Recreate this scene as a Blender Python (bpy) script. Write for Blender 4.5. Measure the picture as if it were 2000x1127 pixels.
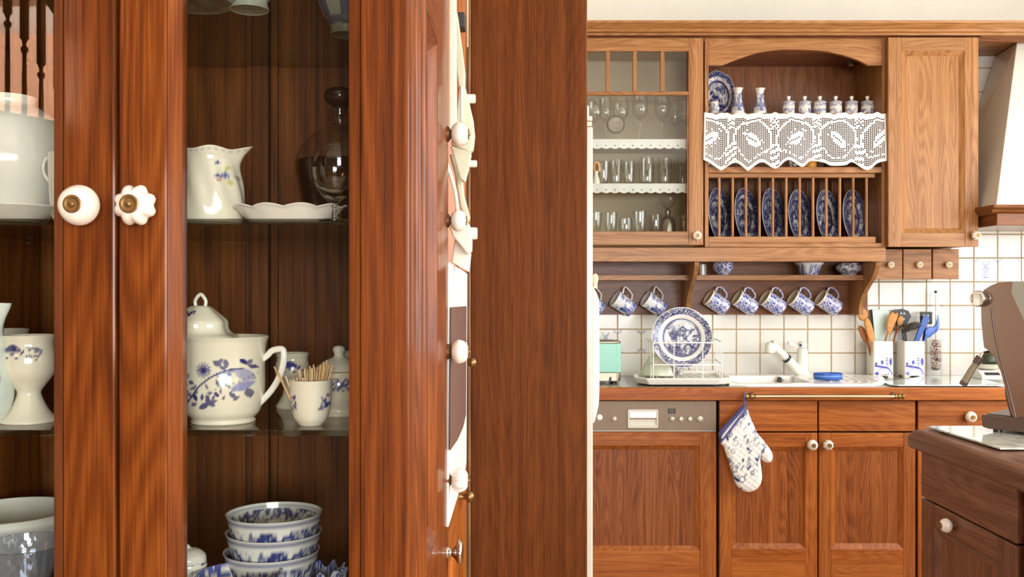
import bpy, math, random
import numpy as np
from mathutils import Vector, Matrix

for _o in list(bpy.data.objects):
    bpy.data.objects.remove(_o)
SC = bpy.context.scene
COL = SC.collection
PI = math.pi
RND = random.Random(7)

# ------------------------------------------------------------------ camera, light, exposure
F, CZ = 1850.0, 1.328                      # focal length in pixels of a 2000 px wide frame, eye height
cam_d = bpy.data.cameras.new('camera')
cam_d.lens = 36.0 * F / 2000.0
cam_d.sensor_width = 36.0
cam_d.clip_start = 0.02
cam = bpy.data.objects.new('camera', cam_d)
cam.location = (0, 0, CZ)
cam.rotation_euler = (PI / 2, 0, 0)
COL.objects.link(cam)
SC.camera = cam
SC.view_settings.view_transform = 'Standard'
SC.view_settings.look = 'None'
SC.view_settings.gamma = 1.0
SC.view_settings.use_curve_mapping = False
SC.view_settings.exposure = 0.0
SC.cycles.transparent_max_bounces = 24
SC.cycles.max_bounces = 8
SC.cycles.sample_clamp_indirect = 6.0

world = bpy.data.worlds.new('world')
world.use_nodes = True
world.node_tree.nodes['Background'].inputs[0].default_value = (0.86, 0.93, 1.0, 1)
world.node_tree.nodes['Background'].inputs[1].default_value = 1.0
SC.world = world


def area_light(name, loc, target, sx, sy, power, color):
    d = bpy.data.lights.new(name, 'AREA')
    d.shape = 'RECTANGLE'
    d.size, d.size_y = sx, sy
    d.energy = power
    d.color = color
    o = bpy.data.objects.new(name, d)
    o.location = loc
    o.rotation_euler = (Vector(target) - Vector(loc)).to_track_quat('-Z', 'Y').to_euler()
    COL.objects.link(o)
    return o


area_light('window_daylight_right', (3.15, 1.8, 1.72), (0.0, 1.8, 1.5), 3.9, 1.4, 118, (0.95, 0.98, 1.0))
area_light('window_daylight_rear', (1.25, -2.55, 1.4), (0.9, 4.0, 1.3), 2.4, 0.95, 178, (0.95, 0.98, 1.0))
area_light('ceiling_lamp_light', (2.3, 1.4, 2.62), (2.3, 1.4, 0.0), 0.6, 0.6, 16, (1.0, 0.95, 0.86))
area_light('hall_lamp_light', (-2.3, -2.7, 2.6), (-2.3, -3.4, 1.5), 0.5, 0.3, 300, (1.0, 0.95, 0.9))


# ------------------------------------------------------------------ placing helpers
def P(px, py, d):
    return Vector(((px - 1000) * d / F, d, CZ + (563.5 - py) * d / F))


def X(px, d):
    return (px - 1000) * d / F


def Z(py, d):
    return CZ + (563.5 - py) * d / F


def lin(r, g, b):
    f = lambda c: ((c / 255) / 12.92) if c / 255 <= 0.04045 else (((c / 255) + 0.055) / 1.055) ** 2.4
    return (f(r), f(g), f(b))


OFF = {}


def tag(o, label=None, cat=None, group=None, kind=None):
    if label: o['label'] = label
    if cat: o['category'] = cat
    if group: o['group'] = group
    if kind: o['kind'] = kind
    return o


def thing(name, label, cat, loc, group=None, local=False, rz=0.0):
    """Empty at a thing's base.  local: its parts are given round its own origin, else in room coordinates."""
    o = bpy.data.objects.new(name, None)
    o.empty_display_size = 0.05
    o.location = loc
    o.rotation_euler = (0, 0, rz)
    COL.objects.link(o)
    OFF[o] = Vector((0, 0, 0)) if local else Vector(loc)
    return tag(o, label, cat, group)


def kids(o):
    return [c for c in bpy.data.objects if c.parent == o]


def copy_tree(o, tree, parent=None):
    c = o.copy()
    COL.objects.link(c)
    c.parent = parent
    for k in tree.get(o, []):
        copy_tree(k, tree, c)
    return c


def tree_of(o):
    t, todo = {}, [o]
    while todo:
        q = todo.pop()
        t[q] = kids(q)
        todo += t[q]
    return t


def copy_thing(src, tree, loc, label, rot=None):
    c = copy_tree(src, tree)
    c.location = loc
    if rot is not None: c.rotation_euler = rot
    c['label'] = label
    return c


def add(name, V, Fc, mat, parent=None, M=None, smooth=False, bevel=0.0, loc=None, color=None, seg=2, auto=None):
    """One mesh object.  With a parent the points are in that thing's frame (see thing); without, loc is its origin."""
    V = np.asarray(V, dtype=np.float64).reshape(-1, 3)
    if M is not None:
        m = np.array(M)
        V = V @ m[:3, :3].T + m[:3, 3]
    if parent is not None:
        V = V - np.array(OFF[parent])
    elif loc is not None:
        V = V - np.array(loc)
    me = bpy.data.meshes.new(name)
    me.from_pydata(V.tolist(), [], [tuple(int(i) for i in f) for f in Fc])
    if smooth:
        me.polygons.foreach_set('use_smooth', [True] * len(me.polygons))
    if color is not None:
        a = me.color_attributes.new('print', 'FLOAT_COLOR', 'POINT')
        c4 = np.ones((len(V), 4), dtype=np.float32)
        c4[:, :3] = color
        a.data.foreach_set('color', c4.ravel())
    me.materials.append(mat)
    if auto is not None:
        me.set_sharp_from_angle(angle=math.radians(auto))
    o = bpy.data.objects.new(name, me)
    COL.objects.link(o)
    if parent is not None:
        o.parent = parent
        OFF[o] = OFF[parent]
    elif loc is not None:
        o.location = loc
        OFF[o] = Vector(loc)
    else:
        OFF[o] = Vector((0, 0, 0))
    if bevel:
        b = o.modifiers.new('bevel', 'BEVEL')
        b.width = bevel
        b.segments = seg
        b.limit_method = 'ANGLE'
        b.angle_limit = math.radians(40)
    return o


BOXF = [(0, 3, 2, 1), (4, 5, 6, 7), (0, 1, 5, 4), (1, 2, 6, 5), (2, 3, 7, 6), (3, 0, 4, 7)]


def boxv(x0, x1, y0, y1, z0, z1):
    return [(x0, y0, z0), (x1, y0, z0), (x1, y1, z0), (x0, y1, z0), (x0, y0, z1), (x1, y0, z1), (x1, y1, z1), (x0, y1, z1)]


def box(name, parent, x0, x1, y0, y1, z0, z1, mat, bevel=0.0015, M=None, loc=None):
    return add(name, boxv(min(x0, x1), max(x0, x1), min(y0, y1), max(y0, y1), min(z0, z1), max(z0, z1)), BOXF, mat, parent, M=M, bevel=bevel, loc=loc)


def prism(name, parent, pts, axis, a0, a1, mat, bevel=0.001, M=None, loc=None, smooth=False, seg=2):
    """Polygon pts extruded along axis from a0 to a1.  axis 'y': pts are (x,z); 'x': (y,z); 'z': (x,y)."""
    n = len(pts)
    mk = {'y': lambda p, a: (p[0], a, p[1]), 'x': lambda p, a: (a, p[0], p[1]), 'z': lambda p, a: (p[0], p[1], a)}[axis]
    area = sum(pts[i][0] * pts[(i + 1) % n][1] - pts[(i + 1) % n][0] * pts[i][1] for i in range(n))
    if (area < 0) != (axis == 'y'):
        pts = pts[::-1]
    V = [mk(p, min(a0, a1)) for p in pts] + [mk(p, max(a0, a1)) for p in pts]
    Fc = [tuple(range(n))[::-1], tuple(range(n, 2 * n))] + [(i, (i + 1) % n, n + (i + 1) % n, n + i) for i in range(n)]
    return add(name, V, Fc, mat, parent, M=M, bevel=bevel, loc=loc, smooth=smooth, seg=seg)


def cat(pts, n=6, closed=False):
    """Catmull-Rom through pts (any dimension)."""
    p = np.array(pts, float)
    out = []
    m = len(p)
    rng = range(m) if closed else range(m - 1)
    for i in rng:
        p0 = p[(i - 1) % m] if (closed or i > 0) else 2 * p[0] - p[1]
        p1, p2 = p[i], p[(i + 1) % m]
        p3 = p[(i + 2) % m] if (closed or i + 2 < m) else 2 * p2 - p1
        for k in range(n):
            t = k / n
            out.append(0.5 * (2 * p1 + (p2 - p0) * t + (2 * p0 - 5 * p1 + 4 * p2 - p3) * t * t + (3 * p1 - p0 - 3 * p2 + p3) * t ** 3))
    if not closed: out.append(p[-1])
    return [tuple(q) for q in out]


def sweep(name, parent, path, ra, rb, mat, n=10, M=None, closed=False, taper=None, loc=None, up=None, color=None):
    """Tube along path, section ra x rb."""
    p = np.array(path, float)
    m = len(p)
    V, Fc = [], []
    prev = np.array(up if up is not None else (0.13, 0.21, 0.97), float)
    for i in range(m):
        a = p[(i - 1) % m] if (closed or i > 0) else p[i]
        b = p[(i + 1) % m] if (closed or i < m - 1) else p[i]
        t = b - a
        t = t / (np.linalg.norm(t) + 1e-12)
        s = prev - t * prev.dot(t)
        if np.linalg.norm(s) < 1e-5: s = np.cross(t, (1, 0.1, 0))
        s = s / np.linalg.norm(s)
        if up is None: prev = s
        q = np.cross(t, s)
        k = 1.0 if taper is None else taper(i / (m - 1))
        for j in range(n):
            an = 2 * PI * j / n
            V.append(p[i] + k * (ra * math.cos(an) * s + rb * math.sin(an) * q))
    for i in range(m if closed else m - 1):
        for j in range(n):
            i2 = (i + 1) % m
            Fc.append((i * n + j, i2 * n + j, i2 * n + (j + 1) % n, i * n + (j + 1) % n))
    if not closed:
        Fc.append(tuple(range(n)))
        Fc.append(tuple(range((m - 1) * n, m * n))[::-1])
    Fc = [f[::-1] for f in Fc]
    return add(name, V, Fc, mat, parent, M=M, smooth=True, loc=loc, color=color, auto=50)


def lathe(name, parent, prof, mat, segs=48, M=None, paint=None, rmod=None, loc=None, smooth=True, auto=60, sx=1.0, sy=1.0):
    """Turned shape.  prof (r,z) runs up the outside and, for a vessel, down the inside.  Angle 0 faces -y, grows towards +x."""
    pr = np.array(prof, float)
    m = len(pr)
    th = np.linspace(-PI, PI, segs, endpoint=False)
    R = np.repeat(pr[:, 0], segs)
    Zz = np.repeat(pr[:, 1], segs)
    T = np.tile(th, m)
    if rmod is not None: R = R * rmod(T, Zz)
    V = np.stack([R * np.sin(T) * sx, -R * np.cos(T) * sy, Zz], 1)
    i, j = np.meshgrid(np.arange(m - 1), np.arange(segs), indexing='ij')
    j2 = (j + 1) % segs
    Fc = np.stack([i * segs + j, i * segs + j2, (i + 1) * segs + j2, (i + 1) * segs + j], -1).reshape(-1, 4).tolist()
    if pr[0, 0] > 1e-4: Fc.append(list(range(segs))[::-1])
    if pr[-1, 0] > 1e-4: Fc.append(list(range((m - 1) * segs, m * segs)))
    color = None
    if paint is not None:
        color = paint(dict(x=V[:, 0], y=V[:, 1], z=V[:, 2], th=T, r=R, row=np.repeat(np.arange(m), segs), front=np.cos(T) > 0))
    return add(name, V, Fc, mat, parent, M=M, smooth=smooth, loc=loc, color=color, auto=auto)


def ring(name, parent, outer, inner, z0, z1, mat, M=None, loc=None, bevel=0.001, flat='z'):
    """Slab with a hole; outer and inner loops have the same number of points."""
    n = len(outer)
    mk = (lambda p, a: (p[0], p[1], a)) if flat == 'z' else (lambda p, a: (p[0], a, p[1]))
    V = [mk(p, z1) for p in outer] + [mk(p, z1) for p in inner] + [mk(p, z0) for p in outer] + [mk(p, z0) for p in inner]
    Fc = []
    for i in range(n):
        k = (i + 1) % n
        Fc += [(i, k, n + k, n + i), (2 * n + i, 3 * n + i, 3 * n + k, 2 * n + k), (i, 2 * n + i, 2 * n + k, k), (n + i, n + k, 3 * n + k, 3 * n + i)]
    return add(name, V, Fc, mat, parent, M=M, loc=loc, bevel=bevel)


def rrect(x0, x1, y0, y1, r, n=5):
    out = []
    for cx, cy, a in ((x1 - r, y1 - r, 0), (x0 + r, y1 - r, 90), (x0 + r, y0 + r, 180), (x1 - r, y0 + r, 270)):
        for k in range(n + 1):
            t = math.radians(a + 90 * k / n)
            out.append((cx + r * math.cos(t), cy + r * math.sin(t)))
    return out


def puffy(name, parent, outline, cell, T, R, mat, M=None, paint=None, loc=None, plane='xz', y=0.0, back=1.0, bulge=None):
    """Cushion-like body with the given outline (smooth closed polygon in x,z), half thickness T, rounded over R at the rim."""
    o = np.array(outline, float)
    lo, hi = o.min(0) - cell, o.max(0) + cell
    nx, nz = int((hi[0] - lo[0]) / cell) + 2, int((hi[1] - lo[1]) / cell) + 2
    gx, gz = np.meshgrid(lo[0] + np.arange(nx) * cell, lo[1] + np.arange(nz) * cell, indexing='ij')
    p = np.stack([gx.ravel(), gz.ravel()], 1)

    def sd(p):
        a, b = o, np.roll(o, -1, 0)
        e = b - a
        w = p[:, None] - a[None]
        t = np.clip((w * e).sum(-1) / ((e * e).sum(-1) + 1e-15), 0, 1)
        c = a[None] + e[None] * t[..., None]
        dd = ((p[:, None] - c) ** 2).sum(-1)
        k = dd.argmin(1)
        near = c[np.arange(len(p)), k]
        cond = (a[None, :, 1] > p[:, None, 1]) != (b[None, :, 1] > p[:, None, 1])
        xs = a[None, :, 0] + (p[:, None, 1] - a[None, :, 1]) / (b[None, :, 1] - a[None, :, 1] + 1e-15) * e[None, :, 0]
        inside = (cond & (p[:, None, 0] < xs)).sum(1) % 2 == 1
        return np.sqrt(dd.min(1)) * np.where(inside, 1, -1), near

    s, near = sd(p)
    q = p.copy()
    out = s < 0.25 * cell
    q[out] = near[out]
    s2 = np.where(out, 0.0, s)
    idx = np.arange(nx * nz).reshape(nx, nz)
    quads = np.stack([idx[:-1, :-1], idx[1:, :-1], idx[1:, 1:], idx[:-1, 1:]], -1).reshape(-1, 4)
    quads = quads[(s[quads] > 0.25 * cell).any(1)]
    used = np.unique(quads)
    re = -np.ones(nx * nz, int)
    re[used] = np.arange(len(used))
    q, s2, quads = q[used], s2[used], re[quads]
    k = np.clip(s2 / R, 0, 1)
    t = T * np.sqrt(np.clip(1 - (1 - k) ** 2, 0, 1))
    n = len(q)
    bl = bulge(q) if bulge is not None else 0.0
    Vf = np.stack([q[:, 0], y - t + bl, q[:, 1]], 1)
    Vb = np.stack([q[:, 0], y + t * back + bl, q[:, 1]], 1)
    rim = s2 <= 0
    V = np.concatenate([Vf, Vb])
    bmap = np.where(rim, np.arange(n), np.arange(n) + n)
    Fc = []
    for f in quads:
        u = list(dict.fromkeys(int(a) for a in f))
        if len(u) >= 3:
            Fc.append(u)
            Fc.append([int(bmap[a]) for a in u][::-1])
    keep = np.zeros(2 * n, bool)
    for f in Fc:
        for a in f: keep[a] = True
    re = -np.ones(2 * n, int)
    re[keep] = np.arange(keep.sum())
    V = V[keep]
    Fc = [[int(re[a]) for a in f] for f in Fc]
    color = paint(V) if paint is not None else None
    return add(name, V, Fc, mat, parent, M=M, smooth=True, loc=loc, color=color)


# ------------------------------------------------------------------ printed patterns (flat decoration of the china)
def h3(i, j, k, s):
    n = (i.astype(np.int64) * 374761393 + j.astype(np.int64) * 668265263 + k * 1274126177 + s * 974634777) & 0x7fffffff
    n = ((n ^ (n >> 13)) * 1274126177) & 0x7fffffff
    return ((n ^ (n >> 16)) & 0xffff) / 65535.0


def vnoise(x, y, s=0):
    x, y = np.asarray(x, float), np.asarray(y, float)
    i, j = np.floor(x), np.floor(y)
    f, g = x - i, y - j
    f, g = f * f * (3 - 2 * f), g * g * (3 - 2 * g)
    i, j = i.astype(np.int64), j.astype(np.int64)
    a, b, c, d = h3(i, j, 0, s), h3(i + 1, j, 0, s), h3(i, j + 1, 0, s), h3(i + 1, j + 1, 0, s)
    return (a * (1 - f) + b * f) * (1 - g) + (c * (1 - f) + d * f) * g


def fbm(x, y, s=0, o=3):
    t, a, n = 0, 1.0, 0
    for k in range(o):
        t = t + a * vnoise(x * 2 ** k, y * 2 ** k, s + k * 17)
        n += a
        a *= 0.55
    return t / n


def cell(x, y, s=0):
    i, j = np.floor(x).astype(np.int64), np.floor(y).astype(np.int64)
    best = np.full(x.shape, 9.0)
    for a in (-1, 0, 1):
        for b in (-1, 0, 1):
            cx = i + a + h3(i + a, j + b, 1, s)
            cy = j + b + h3(i + a, j + b, 2, s)
            best = np.minimum(best, np.hypot(x - cx, y - cy))
    return best


def st(e0, e1, x):
    t = np.clip((x - e0) / (e1 - e0), 0, 1)
    return t * t * (3 - 2 * t)


def stroke(u, v, pts, w):
    d = np.full(np.shape(u), 1e9)
    for (ax, ay), (bx, by) in zip(pts[:-1], pts[1:]):
        ex, ey = bx - ax, by - ay
        t = np.clip(((u - ax) * ex + (v - ay) * ey) / (ex * ex + ey * ey + 1e-12), 0, 1)
        d = np.minimum(d, np.hypot(u - ax - t * ex, v - ay - t * ey))
    return 1 - st(w * 0.35, w * 0.75, d)


def leaf(u, v, cx, cy, ln, wd, ang):
    a = math.radians(ang)
    du, dv = u - cx, v - cy
    p, q = du * math.cos(a) + dv * math.sin(a), -du * math.sin(a) + dv * math.cos(a)
    k = np.clip(1 - (p / (ln / 2)) ** 2, 0, 1)
    return 1 - st(0.0, 0.35, np.abs(q) / (wd / 2) - k + 0.15 + 10 * (np.abs(p) > ln / 2))


def flower(u, v, cx, cy, r, k=8, ph=0.0):
    du, dv = u - cx, v - cy
    rr, an = np.hypot(du, dv), np.arctan2(dv, du)
    e = r * (0.78 + 0.22 * np.cos(k * an + ph))
    m = 1 - st(0.85, 1.05, rr / e)
    line = 0.55 + 0.45 * st(0.0, 0.5, np.abs(np.sin(k * an * 0.5 + ph)) * rr / r)
    core = 1 - st(0.3, 0.42, rr / r)
    return m * np.clip(np.maximum(line * 0.8, core), 0, 1)


def spray(u, v, seed, cx, cy, w, h, n=12, sc=1.0):
    """A loose sprig of leaves, buds and one blossom filling w x h round cx, cy."""
    r = random.Random(seed)
    pts = [(cx - w / 2, cy - h * 0.3), (cx - w * 0.2, cy), (cx + w * 0.15, cy + h * 0.2), (cx + w / 2, cy + h * 0.25)]
    m = stroke(u, v, cat(pts, 4), 0.05 * h * sc)
    m = np.maximum(m, flower(u, v, cx - w * 0.05, cy + h * 0.15, 0.22 * h * sc, 9))
    for _ in range(n):
        x, y = cx + r.uniform(-0.5, 0.5) * w, cy + r.uniform(-0.5, 0.5) * h
        m = np.maximum(m, leaf(u, v, x, y, r.uniform(0.14, 0.3) * h * sc, r.uniform(0.08, 0.14) * h * sc, r.uniform(0, 180)) * r.uniform(0.6, 1))
    return m


WHITE = np.array(lin(236, 229, 214))
CREAM = np.array(lin(232, 221, 198))
NAVY = np.array(lin(34, 40, 104))
COBALT = np.array(lin(44, 62, 150))
MIDB = np.array(lin(110, 122, 184))


def tint(m, ink=NAVY, base=WHITE):
    m = np.clip(m, 0, 1)[:, None]
    return base * (1 - m) + ink * m


def calico(u, v, s, seed=0):
    """Dense all-over little blossoms: white sprigs reserved in blue."""
    c = cell(u * s, v * s, seed)
    c2 = cell(u * s * 2.3 + 7, v * s * 2.3, seed + 5)
    n = fbm(u * s * 2.0, v * s * 2.0, seed + 9)
    w = (1 - st(0.22, 0.34, c)) * st(0.06, 0.13, c) + (1 - st(0.2, 0.34, c2)) * 0.75 + st(0.58, 0.66, n)
    return 1 - np.clip(w, 0, 1)


def scenery(u, v, s, seed=0):
    """Transfer-print landscape: trees, towers and ground in broken tones."""
    n = fbm(u * s, v * s * 1.1, seed, 4)
    t = fbm(u * s * 3.2, v * s * 1.3, seed + 3, 3)
    d = fbm(u * s * 5, v * s * 5, seed + 8, 2)
    m = st(0.43, 0.52, n) * (0.45 + 0.75 * st(0.4, 0.55, d)) + 0.6 * st(0.58, 0.66, t)
    return np.clip(m, 0, 1)


def willow(x, z, R, seed=0, dark=1.0):
    """Round plate print: lattice rim, plain cavetto, inner border, scene with birds over water."""
    q = np.hypot(x, z) / R
    an = np.arctan2(z, x)
    k = 1.0 / R
    rim = 0.78 + 0.5 * (fbm(an * 11, q * 16, seed, 3) - 0.35) + 0.25 * (cell(an * 14, q * 14, seed) < 0.22)
    rim = np.where(cell(an * 9, q * 9, seed + 4) < 0.2, 0.15, rim)
    inner = 0.9 + 0.3 * (vnoise(an * 40, q * 20, seed) - 0.5)
    sc = scenery(x * k, z * k + 3, 4.6, seed + 11)
    sky = np.clip((z * k - 0.18) * 3, 0, 1) * (1 - st(0.0, 0.2, np.abs(x * k + 0.05) - 0.22))
    sc = sc * (1 - 0.75 * sky)
    sc = np.maximum(sc, 0.85 * st(0.1, 0.0, z * k + 0.34 + 0.1 * fbm(x * k * 6, z * k, seed)) * (cell(x * k * 7, z * k * 7, seed + 2) > 0.25))
    for bx, bz, a in ((0.02, 0.34, 35), (0.12, 0.32, -35), (0.02, 0.26, -20), (0.16, 0.24, 30)):
        sc = np.maximum(sc, leaf(x * k, z * k, bx, bz, 0.2, 0.06, a))
    sc = np.maximum(sc, leaf(x * k, z * k, -0.3, 0.16, 0.26, 0.13, 50) * 0.9)
    m = np.where(q > 0.98, 0.55, np.where(q > 0.77, rim, np.where(q > 0.64, 0.02, np.where(q > 0.56, inner, sc))))
    return np.clip(m * dark, 0, 1)


# ------------------------------------------------------------------ materials
def mat_new(name):
    m = bpy.data.materials.new(name)
    m.use_nodes = True
    nt = m.node_tree
    b = nt.nodes['Principled BSDF']
    return m, nt, b


def N(nt, kind, **kw):
    n = nt.nodes.new(kind)
    for k, v in kw.items():
        setattr(n, k, v)
    return n


def ramp(nt, stops):
    r = N(nt, 'ShaderNodeValToRGB')
    e = r.color_ramp.elements
    while len(e) > 1: e.remove(e[-1])
    e[0].position = stops[0][0]
    e[0].color = (*stops[0][1], 1)
    for p, c in stops[1:]:
        q = e.new(p)
        q.color = (*c, 1)
    return r


def plain(name, rgb, rough=0.5, metal=0.0, spec=0.5, coat=0.0, grain=0.0, gscale=40.0, bump=0.0, trans=0.0):
    """Even colour with a slight cloud of wear, and fine relief."""
    m, nt, b = mat_new(name)
    tc = N(nt, 'ShaderNodeTexCoord')
    no = N(nt, 'ShaderNodeTexNoise')
    no.inputs['Scale'].default_value = gscale
    no.inputs['Detail'].default_value = 3
    nt.links.new(tc.outputs['Object'], no.inputs['Vector'])
    g = max(grain, 0.02)
    r = ramp(nt, [(0.3, tuple(c * (1 - g) for c in rgb)), (0.7, tuple(min(1, c * (1 + g)) for c in rgb))])
    nt.links.new(no.outputs['Fac'], r.inputs['Fac'])
    nt.links.new(r.outputs['Color'], b.inputs['Base Color'])
    b.inputs['Roughness'].default_value = rough
    b.inputs['Metallic'].default_value = metal
    b.inputs['Specular IOR Level'].default_value = spec
    b.inputs['Coat Weight'].default_value = coat
    b.inputs['Coat Roughness'].default_value = 0.08
    if bump:
        bp = N(nt, 'ShaderNodeBump')
        bp.inputs['Strength'].default_value = bump
        bp.inputs['Distance'].default_value = 0.001
        nt.links.new(no.outputs['Fac'], bp.inputs['Height'])
        nt.links.new(bp.outputs['Normal'], b.inputs['Normal'])
    return m


def printed(name, rough=0.14, coat=0.5):
    """Glazed china: colour comes from the decoration painted on the mesh."""
    m, nt, b = mat_new(name)
    a = N(nt, 'ShaderNodeAttribute', attribute_name='print')
    nt.links.new(a.outputs['Color'], b.inputs['Base Color'])
    b.inputs['Roughness'].default_value = rough
    b.inputs['Coat Weight'].default_value = coat
    b.inputs['Coat Roughness'].default_value = 0.05
    return m


def wood(name, dark, mid, light, axis='Z', rough=0.4, figure=1.0, scale=1.0, coat=0.12, spec=0.25, crough=0.22):
    """Stained oak: broad tone, cathedral bands, fibre and short dark pores, running along axis."""
    m, nt, b = mat_new(name)
    L = nt.links.new
    tc = N(nt, 'ShaderNodeTexCoord')
    oi = N(nt, 'ShaderNodeObjectInfo')
    sh = N(nt, 'ShaderNodeVectorMath', operation='SCALE')
    sh.inputs[0].default_value = (7.3, 3.1, 11.7)
    L(oi.outputs['Random'], sh.inputs['Scale'])
    ad = N(nt, 'ShaderNodeVectorMath', operation='ADD')
    L(tc.outputs['Object'], ad.inputs[0])
    L(sh.outputs[0], ad.inputs[1])

    def mp(along, across):
        q = N(nt, 'ShaderNodeMapping')
        s = [across * scale] * 3
        s['XYZ'.index(axis)] = along * scale
        q.inputs['Scale'].default_value = s
        L(ad.outputs[0], q.inputs['Vector'])
        return q.outputs[0]

    def noise(v, det, rg=0.55, dist=0.0):
        q = N(nt, 'ShaderNodeTexNoise')
        q.inputs['Scale'].default_value = 1.0
        q.inputs['Detail'].default_value = det
        q.inputs['Roughness'].default_value = rg
        q.inputs['Distortion'].default_value = dist
        L(v, q.inputs['Vector'])
        return q.outputs['Fac']

    broad = noise(mp(0.55, 26.0), 2.5, 0.55)
    # cathedral figure: rings of a slowly varying height field, strongly stretched along the grain
    field = noise(mp(0.75, 7.0), 0.6, 0.4, 0.0)
    mu = N(nt, 'ShaderNodeMath', operation='MULTIPLY')
    mu.inputs[1].default_value = 120.0
    L(field, mu.inputs[0])
    si = N(nt, 'ShaderNodeMath', operation='SINE')
    L(mu.outputs[0], si.inputs[0])
    fibre = noise(mp(3.0, 230.0), 3, 0.6)
    pores = noise(mp(12.0, 480.0), 2, 0.5)

    def mad(a, k, c):
        q = N(nt, 'ShaderNodeMath', operation='MULTIPLY_ADD')
        L(a, q.inputs[0])
        q.inputs[1].default_value = k
        if isinstance(c, float): q.inputs[2].default_value = c
        else: L(c, q.inputs[2])
        return q.outputs[0]

    f = mad(broad, 0.6, 0.175)
    f = mad(si.outputs[0], 0.085 * figure, f)
    f = mad(fibre, 0.62, f)
    f = mad(pores, 0.42, f)
    f = mad(f, 1.0, -0.52)
    r = ramp(nt, [(0.18, dark), (0.46, mid), (0.8, light)])
    L(f, r.inputs['Fac'])
    # every board takes the stain a little differently
    hv = N(nt, 'ShaderNodeHueSaturation')
    mr = N(nt, 'ShaderNodeMapRange')
    mr.inputs[3].default_value = 0.88
    mr.inputs[4].default_value = 1.1
    L(oi.outputs['Random'], mr.inputs[0])
    L(mr.outputs[0], hv.inputs['Value'])
    L(r.outputs['Color'], hv.inputs['Color'])
    L(hv.outputs['Color'], b.inputs['Base Color'])
    b.inputs['Roughness'].default_value = rough
    b.inputs['Coat Weight'].default_value = coat
    b.inputs['Coat Roughness'].default_value = crough
    b.inputs['Specular IOR Level'].default_value = spec
    bp = N(nt, 'ShaderNodeBump')
    bp.inputs['Strength'].default_value = 0.18
    bp.inputs['Distance'].default_value = 0.0006
    L(f, bp.inputs['Height'])
    L(bp.outputs['Normal'], b.inputs['Normal'])
    return m


def woods(name, dark, mid, light, **kw):
    return {a: wood(name + '_' + a.lower(), lin(*dark), lin(*mid), lin(*light), axis=a, **kw) for a in 'XYZ'}


def glass(name, tintc=(0.97, 0.985, 0.975), ior=1.45, rough=0.0, gain=1.0):
    """Clear thin glass: see-through, mirror reflection by Fresnel."""
    m = bpy.data.materials.new(name)
    m.use_nodes = True
    nt = m.node_tree
    nt.nodes.remove(nt.nodes['Principled BSDF'])
    t = N(nt, 'ShaderNodeBsdfTransparent')
    t.inputs[0].default_value = (*tintc, 1)
    g = N(nt, 'ShaderNodeBsdfGlossy')
    g.inputs['Roughness'].default_value = rough
    f0 = ((ior - 1) / (ior + 1)) ** 2        # Schlick's reflectance, the same from both sides of a thin sheet
    lw = N(nt, 'ShaderNodeLayerWeight')
    lw.inputs['Blend'].default_value = 0.5
    pw = N(nt, 'ShaderNodeMath', operation='POWER')
    pw.inputs[1].default_value = 5.0
    nt.links.new(lw.outputs['Facing'], pw.inputs[0])
    mu = N(nt, 'ShaderNodeMath', operation='MULTIPLY_ADD')
    mu.inputs[1].default_value = (1 - f0) * gain
    mu.inputs[2].default_value = f0 * gain
    mu.use_clamp = True
    mx = N(nt, 'ShaderNodeMixShader')
    nt.links.new(pw.outputs[0], mu.inputs[0])
    nt.links.new(mu.outputs[0], mx.inputs[0])
    nt.links.new(t.outputs[0], mx.inputs[1])
    nt.links.new(g.outputs[0], mx.inputs[2])
    nt.links.new(mx.outputs[0], nt.nodes['Material Output'].inputs['Surface'])
    return m


W_NEAR = woods('oak_red_tone', (66, 28, 5), (112, 53, 13), (146, 80, 28), scale=1.6, rough=0.48, coat=0.3, crough=0.1, spec=0.1)  # oak tones per unit: part stain, part its light put into the colour
W_IN = woods('oak_dark_inside', (58, 28, 6), (106, 55, 14), (136, 78, 26), rough=0.5, coat=0.0, spec=0.2)
W_TALL = woods('oak_brown_panel', (58, 26, 6), (96, 49, 16), (126, 72, 30), figure=0.4, rough=0.55, coat=0.0, spec=0.1, scale=1.6)
W_UP = woods('oak_honey', (104, 63, 28), (157, 104, 56), (184, 136, 86), scale=1.8, figure=0.9)
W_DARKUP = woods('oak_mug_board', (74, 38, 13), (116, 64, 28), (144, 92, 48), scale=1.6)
W_LOW = woods('oak_amber', (100, 46, 10), (158, 84, 28), (192, 120, 56), scale=1.8, figure=0.6, coat=0.25, crough=0.15)
W_LOWP = woods('oak_amber_field', (86, 40, 10), (138, 72, 28), (174, 106, 52), scale=1.8, figure=0.9, coat=0.15)
W_ISL = woods('oak_walnut_tone', (66, 38, 25), (112, 71, 51), (140, 99, 76), figure=0.7, scale=1.6)
M_WHITE = plain('porcelain_white', tuple(WHITE), 0.15, coat=0.5)
M_PRINT = printed('porcelain_printed')
M_KNOB = plain('knob_porcelain', lin(240, 232, 216), 0.12, coat=0.6)
M_BRASS = plain('brass_aged', lin(146, 116, 74), 0.36, metal=0.85, grain=0.2)
M_BRASSD = plain('brass_dark', lin(98, 72, 46), 0.45, metal=0.8, grain=0.2)
M_STEEL = plain('steel_brushed', lin(178, 160, 140), 0.36, metal=1.0, grain=0.05)
M_CHROME = plain('chrome', lin(220, 218, 212), 0.12, metal=1.0)
M_PANE = glass('pane_glass', ior=1.45)
M_SHELFG = glass('shelf_glass', (0.9, 0.95, 0.91), ior=1.5)
M_GLASSW = glass('glassware', (0.985, 0.99, 0.985), ior=1.55, rough=0.05, gain=1.5)
M_TILE = plain('tile_glaze', lin(230, 225, 214), 0.16, coat=0.3, grain=0.03, gscale=9, bump=0.05)
M_TILEP = printed('tile_printed', 0.16, 0.3)
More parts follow.
